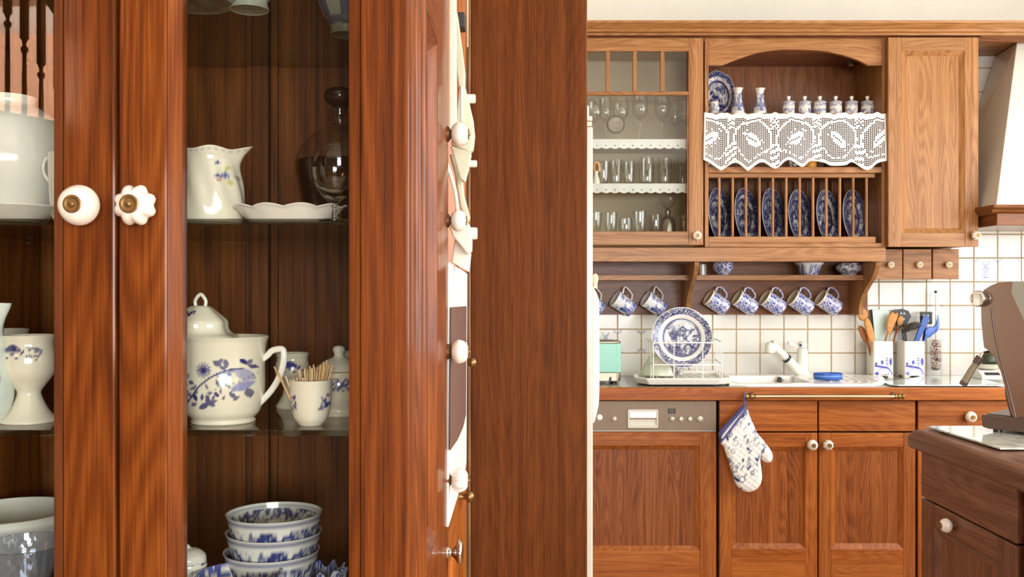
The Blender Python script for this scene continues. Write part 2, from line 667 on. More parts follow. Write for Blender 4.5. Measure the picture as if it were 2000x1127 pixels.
M_GROUT = plain('grout', lin(178, 154, 118), 0.9, grain=0.1, gscale=90)
M_CREAM = plain('wall_paint_cream', lin(250, 244, 228), 0.8, grain=0.02, gscale=5)
M_CEIL = plain('ceiling_paint', lin(244, 240, 230), 0.85)
M_FLOOR = plain('floor_terracotta', lin(176, 140, 108), 0.5, grain=0.15, gscale=6)
M_INT = plain('cabinet_inside_pale', lin(202, 184, 154), 0.6)
M_PLAST = plain('white_plastic', lin(240, 236, 222), 0.3)
M_PLASTG = plain('pale_green_plastic', lin(198, 198, 170), 0.4)
M_PLASTW = plain('aged_white_plastic', lin(222, 218, 200), 0.35)
M_APPL = plain('white_enamel', lin(212, 204, 188), 0.3, coat=0.2)
M_LACE = plain('cotton_lace', lin(230, 226, 218), 0.9, grain=0.04, gscale=300)
M_BLACK = plain('black_plastic', lin(44, 42, 42), 0.4)
M_DARK = plain('dark_gap', lin(34, 22, 14), 0.8)
M_MINT = plain('mint_enamel', lin(150, 208, 188), 0.28, coat=0.4)
M_STONE = plain('worktop_granite', lin(134, 128, 116), 0.3, grain=0.35, gscale=220, coat=0.2)
M_SINK = plain('sink_composite', lin(244, 240, 232), 0.25, coat=0.3)
M_SPOON = plain('spoon_wood', lin(206, 142, 72), 0.55, grain=0.18, gscale=60)
M_SPOOND = plain('spoon_wood_dark', lin(160, 92, 38), 0.55, grain=0.2, gscale=60)
M_BLUEP = plain('blue_plastic', lin(42, 84, 168), 0.3)
M_PALE = plain('pale_silicone', lin(206, 226, 216), 0.4)


def polar(pts_px, d):
    return [(X(a, d), Z(b, d)) for a, b in pts_px]


# ------------------------------------------------------------------ joinery helpers
def door(parent, x0, x1, z0, z1, yf, W, sw=0.06, rw=0.06, mw=0.018, md=0.014, t=0.022, name='door', wp=None, pane=None, bv=0.0015, rb=None):
    """Frame-and-panel leaf in the plane y = yf facing -y: the panel is the part, stiles, rails and moulding its sub-parts."""
    rb = rw if rb is None else rb
    xi0, xi1, zi0, zi1 = x0 + sw, x1 - sw, z0 + rb, z1 - rw
    pm = pane or (wp or W)['Z']
    p = box(name, parent, xi0 + mw * 0.6, xi1 - mw * 0.6, yf + md, yf + md + 0.004, zi0 + mw * 0.6, zi1 - mw * 0.6, pm, bevel=0)
    for a, b in ((x0, xi0), (xi1, x1)):
        box('stile', p, a, b, yf, yf + t, z0, z1, W['Z'], bv)
    for a, b in ((z0, zi0), (zi1, z1)):
        box('rail', p, xi0, xi1, yf, yf + t, a, b, W['X'], bv)
    o = [(xi0, zi0), (xi1, zi0), (xi1, zi1), (xi0, zi1)]
    i = [(xi0 + mw, zi0 + mw), (xi1 - mw, zi0 + mw), (xi1 - mw, zi1 - mw), (xi0 + mw, zi1 - mw)]
    V = [(a, yf + 0.0008, b) for a, b in o] + [(a, yf + md - 0.0004, b) for a, b in i] + [(a, yf + md + 0.006, b) for a, b in o] + [(a, yf + md + 0.006, b) for a, b in i]
    Fc = []
    for k in range(4):
        l = (k + 1) % 4
        Fc += [(k, l, 4 + l, 4 + k), (8 + k, 12 + k, 12 + l, 8 + l), (4 + k, 4 + l, 12 + l, 12 + k)]
    add('molding', V, Fc, W['Z'], p, bevel=0)
    return p


def aim(pos, d):
    """Frame whose local z points along d."""
    return Matrix.Translation(pos) @ Vector(d).to_track_quat('Z', 'Y').to_matrix().to_4x4()


def knob(parent, pos, d, r, melon=False, ln=1.0):
    """Porcelain knob on a brass collar with a brass screw plate in its face."""
    M = aim(pos, d)
    lathe('knob_collar', parent, [(0.0, 0), (r * 0.62, 0), (r * 0.62, r * 0.12), (r * 0.36, r * 0.28), (r * 0.3, r * 0.55 * ln), (0, r * 0.55 * ln)], M_BRASSD, 20, M=M)
    pr = cat([(r * 0.3, 0.34 * r * ln), (r * 0.62, 0.42 * r * ln), (r * 0.94, 0.8 * r * ln), (r * 0.98, 1.15 * r * ln), (r * 0.78, 1.6 * r * ln), (r * 0.42, 1.82 * r * ln), (0.0, 1.86 * r * ln)], 4)
    rm = (lambda T, z: 1 - 0.15 * np.abs(np.cos(T * 4)) ** 3) if melon else None
    lathe('knob', parent, pr, M_KNOB, 64 if melon else 32, M=M, rmod=rm)
    z = 1.8 * r * ln
    lathe('knob_screw', parent, [(r * 0.44, z), (r * 0.44, z + r * 0.07), (r * 0.36, z + r * 0.1), (r * 0.3, z + r * 0.06), (r * 0.16, z + r * 0.08), (r * 0.14, z + r * 0.17), (0, z + r * 0.2)], M_BRASS, 24, M=M)
# ------------------------------------------------------------------ the room
YW = 4.45                                   # back wall
def struct(name, x0, x1, y0, y1, z0, z1, mat):
    return tag(box(name, None, x0, x1, y0, y1, z0, z1, mat, bevel=0, loc=((x0 + x1) / 2, (y0 + y1) / 2, z0)), kind='structure')


struct('floor', -4.2, 3.1, -3.6, 4.6, -0.06, 0.0, M_FLOOR)
struct('ceiling', -4.2, 3.1, -3.6, 4.6, 2.72, 2.78, M_CEIL)
WALLB = struct('wall_back', -0.9, 3.1, YW + 0.004, 4.6, 0.0, 2.72, M_CREAM)
struct('wall_left', -1.0, -0.9, 1.45, 4.6, 0.0, 2.72, M_CREAM)
struct('wall_partition', -4.2, -0.9, 1.45, 1.55, 0.0, 2.72, M_CREAM)
struct('wall_west', -4.3, -4.2, -3.6, 1.5, 0.0, 2.72, M_CREAM)
M_HALL = plain('hall_paint_salmon', lin(232, 178, 146), 0.8)
M_REAR = plain('rear_wall_umber', lin(120, 92, 66), 0.8)
struct('wall_hall', -4.2, -1.75, -3.5, -3.4, 0.0, 2.72, M_HALL)
hw = prism('hall_light_shield', None, [(-4.2, 0), (-2.45, 0), (-2.45, 2.65), (-1.7, 2.65), (-1.7, 0), (-1.65, 0), (-1.65, 2.72), (-4.2, 2.72)], 'y', -1.98, -1.9, M_REAR, 0, loc=(-2.9, -1.94, 0))  # unseen partition added to hold back hall lamp spill, open where the reflection passes
tag(hw, kind='structure')
struct('hall_light_shield_side', -1.7, -1.65, -3.5, -1.98, 0.0, 2.72, M_REAR)  # unseen side screen, added to keep the hall lamp from leaking


def wall_open(name, u0, u1, w0, w1, a0, a1, mat, along):
    """Wall 0..2.72 high with a window opening u in (a..), built as one ring."""
    o = [(u0, 0.0), (u1, 0.0), (u1, 2.72), (u0, 2.72)]
    zt = 1.9 if along == 'x' else 2.46
    i = [(w0, 0.98), (w1, 0.98), (w1, zt), (w0, zt)]
    if along == 'x':
        return tag(ring(name, None, o, i, a0, a1, mat, bevel=0, flat='y', loc=((u0 + u1) / 2, a0, 0)), kind='structure')
    R = Matrix.Rotation(PI / 2, 4, 'Z')     # local x -> world y, local y -> world -x
    return tag(ring(name, None, o, i, -a1, -a0, mat, M=R, bevel=0, flat='y', loc=(a0, (u0 + u1) / 2, 0)), kind='structure')


wall_open('wall_rear', -1.65, 3.1, 0.0, 2.5, -2.5, -2.4, M_REAR, 'x')
wall_open('wall_right', -2.5, 4.6, -0.2, 3.75, 3.0, 3.1, M_CREAM, 'y')


def window(name, x0, x1, along, a):
    """White casement with a cross bar, standing in a wall opening."""
    R = Matrix.Rotation(PI / 2, 4, 'Z') if along == 'y' else Matrix.Identity(4)
    k = -a if along == 'y' else a
    zt = 1.9 if along == 'x' else 2.46
    o = [(x0, 0.98), (x1, 0.98), (x1, zt), (x0, zt)]
    i = [(x0 + 0.05, 1.03), (x1 - 0.05, 1.03), (x1 - 0.05, zt - 0.05), (x0 + 0.05, zt - 0.05)]
    w = ring(name, None, o, i, k - 0.03, k + 0.03, M_APPL, M=R, flat='y', loc=(R @ Vector(((x0 + x1) / 2, k, 0.98)))[:])
    tag(w, kind='structure')
    box('window_mullion', w, (x0 + x1) / 2 - 0.025, (x0 + x1) / 2 + 0.025, k - 0.02, k + 0.02, 1.03, zt - 0.05, M_APPL, M=R)


window('window_1', -0.2, 3.75, 'y', 3.05)
window('window_2', 0.0, 2.5, 'x', -2.45)

# tiles, one by one, where the photograph shows them
TP = 46.35 * YW / F
TX0, TZ0 = X(1437.5, YW), Z(689.5, YW)


def tile_print(kind, seed):
    n = 40
    g = (np.arange(n + 1) / n - 0.5)
    u, v = np.meshgrid(g, g, indexing='ij')
    u, v = u.ravel(), v.ravel()
    h = TP / 2 - 0.0027
    V = np.stack([u * 2 * h, np.zeros_like(u), v * 2 * h], 1)
    Fc = [(i * (n + 1) + j, (i + 1) * (n + 1) + j, (i + 1) * (n + 1) + j + 1, i * (n + 1) + j + 1) for i in range(n) for j in range(n)]
    m = np.zeros_like(u)
    if kind in ('corner', 'mill'):
        for a in (-1, 1):
            for b in (-1, 1):
                d = (a * u + b * v)
                m = np.maximum(m, 0.42 * st(0.76, 0.8, d) * st(0.92, 0.88, d) + 0.3 * leaf(u, v, a * 0.38, b * 0.38, 0.16, 0.06, 45 * a * b))
    if kind == 'mill':
        for q in (50, 130):
            m = np.maximum(m, 0.6 * leaf(u, v, 0, 0.17, 0.62, 0.11, q) * (0.5 + fbm(u * 25, v * 25, seed)))
        m = np.maximum(m, 0.55 * (np.abs(u) < 0.05 - 0.16 * (v - 0.15)) * (v > -0.22) * (v < 0.17))
        m = np.maximum(m, 0.5 * leaf(u, v, 0.0, -0.27, 0.5, 0.17, 0) * (0.5 + fbm(u * 20, v * 20, seed)) + 0.4 * leaf(u, v, 0.02, -0.36, 0.62, 0.09, 0))
    if kind == 'sprig':
        m = 0.4 * spray(u, v, seed, -0.1, 0, 0.7, 0.9, 9, 0.6)
    return V, Fc, tint(m, np.array(lin(88, 100, 160)), np.array(lin(230, 225, 214)))


tile_me = None
for ci in range(-7, 17):
    for ri in range(-2, 14):
        cx, cz = TX0 + (ci + 0.5) * TP, TZ0 + (ri + 0.5) * TP
        px, py = 1000 + cx * F / YW, 563.5 - (cz - CZ) * F / YW
        if py > 760: continue
        if px < 1680 and py < 590: continue
        if px < 1870 and py < 520: continue
        if px < 1890 and py < 470: continue
        kind = None
        if abs(px - 1922) < 22 and abs(py - 526) < 20 or (ci == -6 and abs(py - 667) < 20): kind = 'mill'
        elif abs(px - 1969) < 22 and abs(py - 526) < 20 or (ci in (-5, -4) and abs(py - 667) < 20): kind = 'corner'
        elif abs(px - 1922) < 22 and 590 < py < 690: kind = 'sprig'
        c = (cx, YW - 0.006, cz)
        if kind:
            V, Fc, colr = tile_print(kind, ci * 31 + ri)
            t = add('tile', V + np.array(c), Fc, M_TILEP, WALLB, color=colr, smooth=True)
        else:
            h = TP / 2 - 0.0027
            t = box('tile', WALLB, cx - h, cx + h, YW - 0.006, YW + 0.002, cz - h, cz + h, M_TILE, bevel=0.0018)
gx0, gx1 = X(1100, YW), 3.0
box('grout_bed', WALLB, gx0, gx1, YW - 0.0045, YW + 0.004, 0.86, Z(115, YW), M_GROUT, bevel=0)

# ------------------------------------------------------------------ upper cabinets
DU = 4.09                                   # plane of the upper fronts
YB = YW - 0.008                             # backs of the wall units
TOPZ = Z(70, 4.09)

# crown molding over the whole run, with the soffit board above the hood
cz0, cz1 = Z(70, 4.08), Z(38, 4.0)
hh = cz1 - cz0
prof = [(0.0, 0.0), (-0.012, 0.0), (-0.014, hh * 0.16), (-0.03, hh * 0.22), (-0.034, hh * 0.4), (-0.05, hh * 0.62), (-0.06, hh * 0.74), (-0.066, hh * 0.78), (-0.07, hh), (0.0, hh)]
tr = prism('trim_1', None, [(4.08 + a, cz0 + b) for a, b in prof], 'x', -0.08, 2.98, W_UP['X'], bevel=0.002, loc=(1.4, 4.08, cz0))
tag(tr, kind='structure')
fz = box('gap_backing', tr, -0.08, 2.98, 4.112, 4.13, Z(80, 4.1), cz0 + 0.03, W_DARKUP['X'], 0)  # dark backing added so the slit under the crown reads as shade
sof = box('trim_2', None, X(1912, 4.1) + 0.004, 2.98, 4.082, YB, TOPZ - 0.002, TOPZ + 0.016, W_UP['X'], loc=(2.5, 4.25, TOPZ))
tag(sof, kind='structure')

# glazed cabinet
GX0, GX1 = X(1107, DU), X(1373, DU)
GZ0, GZ1 = Z(478.5, DU), Z(74, DU)
gc = thing('glazed_wall_cabinet', 'honey oak wall cabinet with a glazed door, four small panes over one large', 'cabinet', ((GX0 + GX1) / 2, YB, GZ0))
gi0, gi1 = GX0 + 0.002, X(1376, DU)
box('side_panel', gc, gi0, gi0 + 0.018, DU + 0.024, YB, GZ0, GZ1, W_UP['Z'])
box('side_panel', gc, gi1 - 0.018, gi1, DU + 0.024, YB, GZ0, GZ1, W_UP['Z'])
box('back_panel', gc, gi0 + 0.018, gi1 - 0.018, YB - 0.008, YB, GZ0, GZ1, M_INT, bevel=0)
box('bottom_panel', gc, gi0 + 0.018, gi1 - 0.018, DU + 0.024, YB - 0.008, GZ0, GZ0 + 0.05, M_INT)
box('top_panel', gc, gi0 + 0.018, gi1 - 0.018, DU + 0.024, YB - 0.008, GZ1 - 0.018, GZ1, M_INT)
SHZ = [Z(273, DU + 0.05), Z(359.5, DU + 0.05)]
for z in SHZ:
    box('shelf', gc, gi0 + 0.018, gi1 - 0.018, DU + 0.05, YB - 0.008, z - 0.018, z, M_INT)
SHB = GZ0 + 0.05                            # cabinet floor
# door: frame, muntins, panes
pz = [Z(452, DU), Z(186, DU), Z(178.5, DU), Z(100, DU)]
px0, px1 = X(1136, DU), X(1345, DU)
gd = box('door', gc, px0, px1, DU, DU + 0.02, pz[1], pz[2], W_UP['X'], 0.002)      # the middle rail
for a, b in ((GX0, px0), (px1, GX1)):
    box('stile', gd, a, b, DU, DU + 0.022, GZ0, GZ1, W_UP['Z'], 0.002)
box('rail', gd, px0, px1, DU, DU + 0.022, GZ0, pz[0], W_UP['X'], 0.002)
box('rail', gd, px0, px1, DU, DU + 0.022, pz[3], GZ1, W_UP['X'], 0.002)
mx = [X(a, DU) for a in (1187, 1240, 1294)]
for a in mx:
    box('muntin', gd, a - 0.0085, a + 0.0085, DU, DU + 0.02, pz[2], pz[3], W_UP['Z'], 0.002)
ed = [px0] + mx + [px1]
for a, b in zip(ed[:-1], ed[1:]):
    box('pane', gd, a + 0.006, b - 0.006, DU + 0.010, DU + 0.013, pz[2], pz[3], M_PANE, 0)
box('pane', gd, px0, px1, DU + 0.010, DU + 0.013, pz[0], pz[1], M_PANE, 0)
# glazing beads give the sight edge its depth
for x, s in ((px0, 1), (px1, -1)):
    box('glazing_bead', gd, x, x + s * 0.006, DU + 0.004, DU + 0.0098, pz[0], pz[1], W_UP['Z'], 0.001)
knob(gd, (X(1360, DU), DU, Z(460.5, DU)), (0, -1, 0), 0.020)

# open plate-rack cabinet
RX0, RX1 = X(1376.5, 4.11), X(1731, 4.11)
DR = 4.11
rz0, rz1 = Z(483, DR), Z(74, DR)
pr_ = thing('plate_rack_cabinet', 'open honey oak wall cabinet with an arched header and a dowelled plate rack', 'cabinet', ((RX0 + RX1) / 2, YB, rz0))
box('side_panel', pr_, RX0, X(1384, DR), DR, YB, rz0, rz1, W_UP['Z'], 0.002)
box('side_panel', pr_, X(1722.5, DR), RX1, DR, YB, rz0, rz1, W_UP['Z'], 0.002)
ix0, ix1 = X(1384, DR), X(1722.5, DR)
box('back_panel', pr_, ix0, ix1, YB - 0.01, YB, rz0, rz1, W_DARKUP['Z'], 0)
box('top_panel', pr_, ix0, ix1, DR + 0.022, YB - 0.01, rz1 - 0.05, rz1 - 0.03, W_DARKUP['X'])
arch = [(1384, 75), (1384, 127.5), (1411, 127.5)] + cat([(1411, 127.5), (1440, 116), (1480, 103), (1520, 97.5), (1560, 97), (1600, 99), (1640, 106), (1675, 117), (1695, 127.5)], 4)[1:] + [(1722.5, 127.5), (1722.5, 75)]
prism('arched_header', pr_, polar(arch, DR), 'y', DR, DR + 0.02, W_UP['X'], 0.0015)
SHU = Z(221, DR + 0.03)                     # upper shelf
box('shelf', pr_, ix0, ix1, DR + 0.03, YB - 0.01, SHU - 0.018, SHU, W_UP['X'])
SHM = Z(326, DR)                            # shelf above the rack
box('shelf', pr_, ix0, ix1, DR, YB - 0.01, Z(337.5, DR), SHM, W_UP['X'], 0.002)
box('rack_top_rail', pr_, ix0, X(1712, DR), DR + 0.016, DR + 0.036, Z(347, DR + 0.016), Z(338.4, DR + 0.016), W_UP['X'], 0.002)
SHR = Z(466, DR + 0.03)
box('rack_bottom_rail', pr_, ix0, X(1711, DR), DR + 0.002, DR + 0.04, Z(474.5, DR), Z(462, DR), W_UP['X'], 0.002)
box('bottom_panel', pr_, ix0, ix1, DR, YB - 0.01, rz0, Z(474.6, DR), W_UP['X'], 0.002)
for k in range(12):
    x = X(1404.5 + 26.15 * k, DR + 0.026)
    lathe('dowel', pr_, [(0.0062, Z(463, DR + 0.026)), (0.0062, Z(345, DR + 0.026))], W_UP['Z'], 12, M=Matrix.Translation((x, DR + 0.026, 0)))
    lathe('dowel', pr_, [(0.0062, Z(474, DR + 0.026)), (0.0062, Z(341, DR + 0.026))], W_DARKUP['Z'], 8, M=Matrix.Translation((x, YB - 0.04, 0)))
box('clip', pr_, X(1655, 4.3), X(1664, 4.3), 4.27, 4.3, Z(131, 4.3), Z(118, 4.3), M_STEEL, 0.003)

# right-hand wall cabinet
DC = 4.07
wc = thing('wall_cabinet', 'honey oak wall cabinet with a single panelled door beside the cooker hood', 'cabinet', (X(1822, DC), YB, Z(482, DC)))
wx0, wx1, wz0, wz1 = X(1735, DC), X(1911, DC), Z(482, DC), Z(73, DC)
box('carcass', wc, wx0 + 0.006, wx1 - 0.004, DC + 0.024, YB, wz0 + 0.004, wz1, W_UP['Z'], 0.002)
wd = door(wc, wx0, wx1, wz0, wz1, DC, W_UP, sw=0.058, rw=0.056, rb=0.06, mw=0.02, md=0.016)
knob(wd, (X(1902, DC), DC, Z(460.5, DC)), (0, -1, 0), 0.021, melon=True)

# fascia board under the uppers
vx0, vx1 = X(1107, DU - 0.012), X(1730, DU - 0.012)
bz0, bz1 = Z(511, DU - 0.012), Z(483.5, DU - 0.012)
MS = thing('mug_shelf', 'oak shelf unit under the wall cabinets with fascia board, scrolled brackets and brass cup hooks', 'shelf', ((vx0 + vx1) / 2, YB, Z(614, YW)))
box('fascia', MS, vx0, vx1, DU - 0.012, DU + 0.012, bz0, bz1, W_UP['X'], 0.002)
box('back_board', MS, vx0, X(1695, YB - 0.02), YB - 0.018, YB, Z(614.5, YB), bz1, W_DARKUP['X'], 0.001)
SHK = Z(537, 4.24)
for a, b in ((vx0, X(1349, 4.24)), (X(1357, 4.24), X(1693, 4.24))):
    box('shelf', MS, a, b, 4.24, YB - 0.018, Z(547.5, 4.24), SHK, W_UP['X'], 0.002)


def bracket(xx, t):
    za, zb = bz0, Z(613, YB)
    h = za - zb
    c = cat([(4.10, za), (4.105, za - 0.1 * h), (4.14, za - 0.28 * h), (4.20, za - 0.44 * h), (4.26, za - 0.62 * h), (4.295, za - 0.82 * h), (4.30, zb)], 4)
    prism('bracket', MS, c + [(YB - 0.018, zb), (YB - 0.018, za)], 'x', xx - t / 2, xx + t / 2, W_UP['Z'], 0.0015)


bracket(X(1361, 4.1), 0.02)
bracket(X(1715, 4.1), 0.02)


def hook(x, z):
    y = YB - 0.018
    sweep('hook', MS, cat([(x, y, z + 0.012), (x, y - 0.02, z + 0.012), (x + 0.002, y - 0.036, z + 0.006), (x + 0.002, y - 0.038, z - 0.008), (x, y - 0.03, z - 0.014)], 4), 0.0022, 0.0022, M_BRASS, 8)


# spice drawers
dz0, dz1 = Z(545.5, 4.2), Z(486.5, 4.2)
sd_ = thing('spice_drawer_box', 'row of three small oak drawers with white knobs under the wall cabinet', 'drawers', (X(1788, 4.2), YB, dz0))
box('case', sd_, X(1705, 4.2), X(1872, 4.2), 4.222, YB - 0.01, dz0 + 0.002, dz1, W_UP['X'], 0.002)
for a, b, k in ((1703, 1762.5, 1737), (1764.5, 1819.5, 1793), (1822, 1873, 1850)):
    f = box('drawer', sd_, X(a, 4.2), X(b, 4.2), 4.2, 4.22, dz0, dz1, W_DARKUP['X'] if 0 else W_UP['X'], 0.0025)
    knob(f, (X(k, 4.2), 4.2, Z(517, 4.2)), (0, -1, 0), 0.016, melon=True)

# ------------------------------------------------------------------ cooker hood
hd = thing('cooker_hood', 'white tapered cooker hood with an oak ledge along its lower edge', 'hood', (2.55, YB, Z(440, 3.95)))
hx0 = X(1946, 3.95)
hz0, hz1 = Z(401, 3.95), TOPZ - 0.004
xt, yt = X(1986, 4.19), 4.19
xb = X(1943, YB)
V = [(hx0, 3.95, hz0), (2.95, 3.95, hz0), (2.95, YB, hz0), (hx0 - 0.01, YB, hz0), (xt, yt, hz1), (2.95, yt, hz1), (2.95, YB, hz1), (xb, YB, hz1)]
add('canopy', V, BOXF, M_APPL, hd, bevel=0.003)
pf = [(3.945, hz0), (3.915, hz0), (3.91, hz0 - 0.012), (3.925, hz0 - 0.02), (3.93, hz0 - 0.03), (3.945, hz0 - 0.036)]
prism('ledge', hd, pf, 'x', hx0 - 0.03, 2.96, W_DARKUP['X'], 0.0015)
prism('side_ledge', hd, [(hx0 + 0.004, hz0), (hx0 - 0.03, hz0), (hx0 - 0.034, hz0 - 0.012), (hx0 - 0.016, hz0 - 0.036), (hx0 + 0.004, hz0 - 0.036)], 'y', 3.946, YB, W_DARKUP['Y'], 0.0015)
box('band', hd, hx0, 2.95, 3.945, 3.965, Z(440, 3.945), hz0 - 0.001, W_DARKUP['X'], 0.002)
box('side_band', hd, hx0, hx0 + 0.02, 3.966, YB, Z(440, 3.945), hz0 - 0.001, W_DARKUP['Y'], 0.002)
box('filter_plate', hd, hx0 + 0.021, 2.95, 3.966, YB, Z(440, 3.945) + 0.004, Z(440, 3.945) + 0.02, M_STEEL, 0)

# ------------------------------------------------------------------ base units
DB = 3.92
CT = 0.92                                   # worktop height
tz = Z(780.5, DB)
FZ = 0.10
wt = thing('worktop', 'grey granite worktop with an oak front edge running under the tiled wall', 'worktop', (1.5, 4.2, CT - 0.06))
SKX0, SKX1, SKY0, SKY1 = X(1438, 4.0), X(1590, 4.0), 3.985, 4.31      # bowl cut-out
o_ = [(X(1000, DB) , 3.914), (2.98, 3.914), (2.98, YW - 0.008), (X(1000, DB), YW - 0.008)]
i_ = [(SKX0, SKY0), (SKX1, SKY0), (SKX1, SKY1), (SKX0, SKY1)]
ring('slab', wt, o_, i_, CT - 0.03, CT, M_STONE, bevel=0)
box('front_edge', wt, 0.2, 2.98, 3.888, 3.9135, CT - 0.052, CT + 0.001, W_LOW['X'], 0.004)

dwx0, dwx1 = X(1117, DB), X(1399, DB)
dw = thing('dishwasher', 'built-in dishwasher with a taupe control strip above an oak door panel', 'dishwasher', ((dwx0 + dwx1) / 2, DB + 0.3, 0))
M_TAUPE = plain('taupe_steel', lin(128, 108, 88), 0.42, metal=0.35, grain=0.03)
M_SILV = plain('pale_silver', lin(204, 196, 178), 0.35, metal=0.3)
box('tub', dw, dwx0 + 0.01, dwx1 - 0.01, DB + 0.03, YW - 0.03, FZ, tz - 0.01, M_DARK, 0)
fs = box('control_strip', dw, dwx0, dwx1, DB, DB + 0.028, Z(841, DB), Z(783, DB), M_TAUPE, 0.002)
box('strip_trim', fs, dwx0, dwx1, DB - 0.002, DB, Z(842.5, DB), Z(840.8, DB), M_SILV, 0)
ha = ring('handle_recess', fs, rrect(X(1226, DB), X(1285, DB), Z(835.5, DB), Z(799.5, DB), 0.006), rrect(X(1229, DB), X(1282, DB), Z(832.5, DB), Z(802.5, DB), 0.004), DB - 0.006, DB - 0.0002, M_SILV, flat='y', bevel=0.0005)
prism('handle_flap', fs, [(DB - 0.005, Z(803, DB)), (DB - 0.008, Z(815.5, DB)), (DB - 0.0005, Z(819, DB)), (DB - 0.0005, Z(803, DB))], 'x', X(1229.5, DB), X(1281.5, DB), M_SILV, 0.0005)
prism('handle_bowl', fs, [(DB - 0.0006, Z(819.5, DB)), (DB - 0.0008, Z(825, DB)), (DB - 0.005, Z(832.3, DB)), (DB - 0.0004, Z(832.3, DB))], 'x', X(1229.5, DB), X(1281.5, DB), M_APPL, 0.0003)
box('display', fs, X(1304.5, DB), X(1319.5, DB), DB - 0.0012, DB - 0.0001, Z(808, DB), Z(798, DB), M_BLACK, 0.0004)
for k in range(2):
    box('display_segment', fs, X(1308.2 + 4.6 * k, DB), X(1311 + 4.6 * k, DB), DB - 0.0018, DB - 0.0011, Z(806, DB), Z(800, DB), plain('display_grey', lin(92, 84, 74), 0.4), 0)
for a, r in ((1199, 5.3), (1312, 5), (1330, 4.6), (1347.5, 4.6), (1366.5, 6.4)):
    r = r * DB / F
    lathe('button', fs, [(r, 0), (r, 0.005), (r * 0.82, 0.009), (0, 0.0098)], M_SILV, 20, M=aim((X(a, DB), DB, Z(818, DB)), (0, -1, 0)))
door(dw, dwx0, dwx1, FZ, Z(844, DB), DB, W_LOW, sw=X(1399, DB) - X(1367, DB), rw=0.056, rb=0.142, mw=0.018, md=0.015, wp=W_LOWP)

su = thing('sink_base_unit', 'amber oak sink unit with two panelled doors and two blank drawer fronts', 'cabinet', (X(1595, DB), DB + 0.3, 0))
sx0, sx1 = X(1404, DB), X(1788.5, DB)
box('carcass', su, sx0 + 0.002, sx1 - 0.002, DB + 0.024, YW - 0.03, FZ, 0.7, W_LOW['Z'], 0)
for a, b in ((1405, 1596.5), (1599.5, 1788)):
    box('drawer_front', su, X(a, DB), X(b, DB), DB, DB + 0.022, Z(842.5, DB), Z(783, DB), W_LOW['X'], 0.0025)
    e = door(su, X(a, DB), X(b, DB), FZ, Z(845.5, DB), DB, W_LOW, sw=0.05, rw=0.058, rb=0.15, mw=0.02, md=0.015, wp=W_LOWP)
    left = a == 1405
    knob(e, (X(1583.5 if left else 1614, DB), DB, Z(867.5, DB)), (0, -1, 0), 0.0225, melon=not left)
rb_ = thing('drawer_base_unit', 'amber oak base unit with a knobbed drawer, half hidden behind the island', 'cabinet', (X(1900, DB), DB + 0.3, 0))
box('carcass', rb_, X(1794, DB), 2.9, DB + 0.024, YW - 0.03, FZ, CT - 0.06, W_LOW['Z'], 0)
f = box('drawer', rb_, X(1793, DB), X(2040, DB), DB, DB + 0.022, Z(866, DB), Z(783, DB), W_LOW['X'], 0.0025)
knob(f, (X(1891, DB), DB, Z(813, DB)), (0, -1, 0), 0.0235)
door(rb_, X(1793, DB), X(2040, DB), FZ, Z(869, DB), DB, W_LOW)
for nm, a, b in (('plinth', 0.3, 2.9),):
    pl = box('plinth', rb_, a, b, DB + 0.06, DB + 0.08, 0.0, FZ - 0.002, W_LOW['X'], 0)

# brass towel rail
tr_ = thing('towel_rail', 'brass towel rail fixed along the worktop edge in front of the sink', 'rail', (X(1610, 3.85), 3.886, Z(775, 3.85)))
yr, zr = 3.852, Z(774.5, 3.852)
sweep('rod', tr_, [(X(1475, yr), yr, zr), (X(1751, yr), yr, zr)], 0.0075, 0.0075, plain('brass_satin', lin(206, 182, 142), 0.28, metal=1.0), 14)
for s, a, b in ((1, 1470, 1455), (-1, 1753, 1764)):
    Mx = aim((X(a, yr), yr, zr), (-s, 0, 0))
    L_ = abs(X(a, yr) - X(b, yr)) + 0.004
    lathe('finial', tr_, cat([(0.0, -0.012), (0.011, -0.011), (0.009, -0.004), (0.011, 0.0), (0.0125, 0.25 * L_), (0.008, 0.45 * L_), (0.0125, 0.75 * L_), (0.009, L_), (0, L_ * 1.02)], 3), M_BRASS, 20, M=Mx)
    sweep('post', tr_, [(X(a, yr) + s * 0.005, yr, zr), (X(a, yr) + s * 0.005, 3.8885, zr)], 0.007, 0.007, M_BRASSD, 12)
    lathe('base_plate', tr_, [(0.014, 0), (0.014, 0.003), (0.009, 0.006), (0, 0.006)], M_BRASSD, 20, M=aim((X(a, yr) + s * 0.005, 3.888, zr), (0, -1, 0)))

# ------------------------------------------------------------------ island
IX = 1.1475
isl = thing('island_unit', 'dark walnut-toned island unit with a drawer over a panelled door', 'cabinet', (IX + 0.35, 2.0, 0), local=True)
isl.location = (IX + 0.012, 2.0, 0)
isl.rotation_euler = (0, 0, -PI / 2)        # local -y faces -x, local x runs towards the camera
OFF[isl] = Vector((0, 0, 0))
lx = lambda d: 2.0 - d                       # distance from the camera -> local x
box('carcass', isl, lx(2.70), lx(1.5), 0.03, 0.7, 0.1, CT - 0.052, W_ISL['Z'], 0.002)
zt = CZ - 0.452
f = box('drawer', isl, lx(2.685), lx(2.178), 0.0, 0.024, CZ - 0.588, zt, W_ISL['X'], 0.003)
e = door(isl, lx(2.685), lx(2.178), 0.12, CZ - 0.593, 0.0, W_ISL, sw=0.085, rw=0.062, mw=0.022, md=0.012, bv=0.003)
knob(e, (lx(2.486), 0.0, CZ - 0.622), (0, -1, 0), 0.019)
f = box('drawer', isl, lx(2.125), lx(1.62), 0.0, 0.024, CZ - 0.588, zt, W_ISL['X'], 0.003)
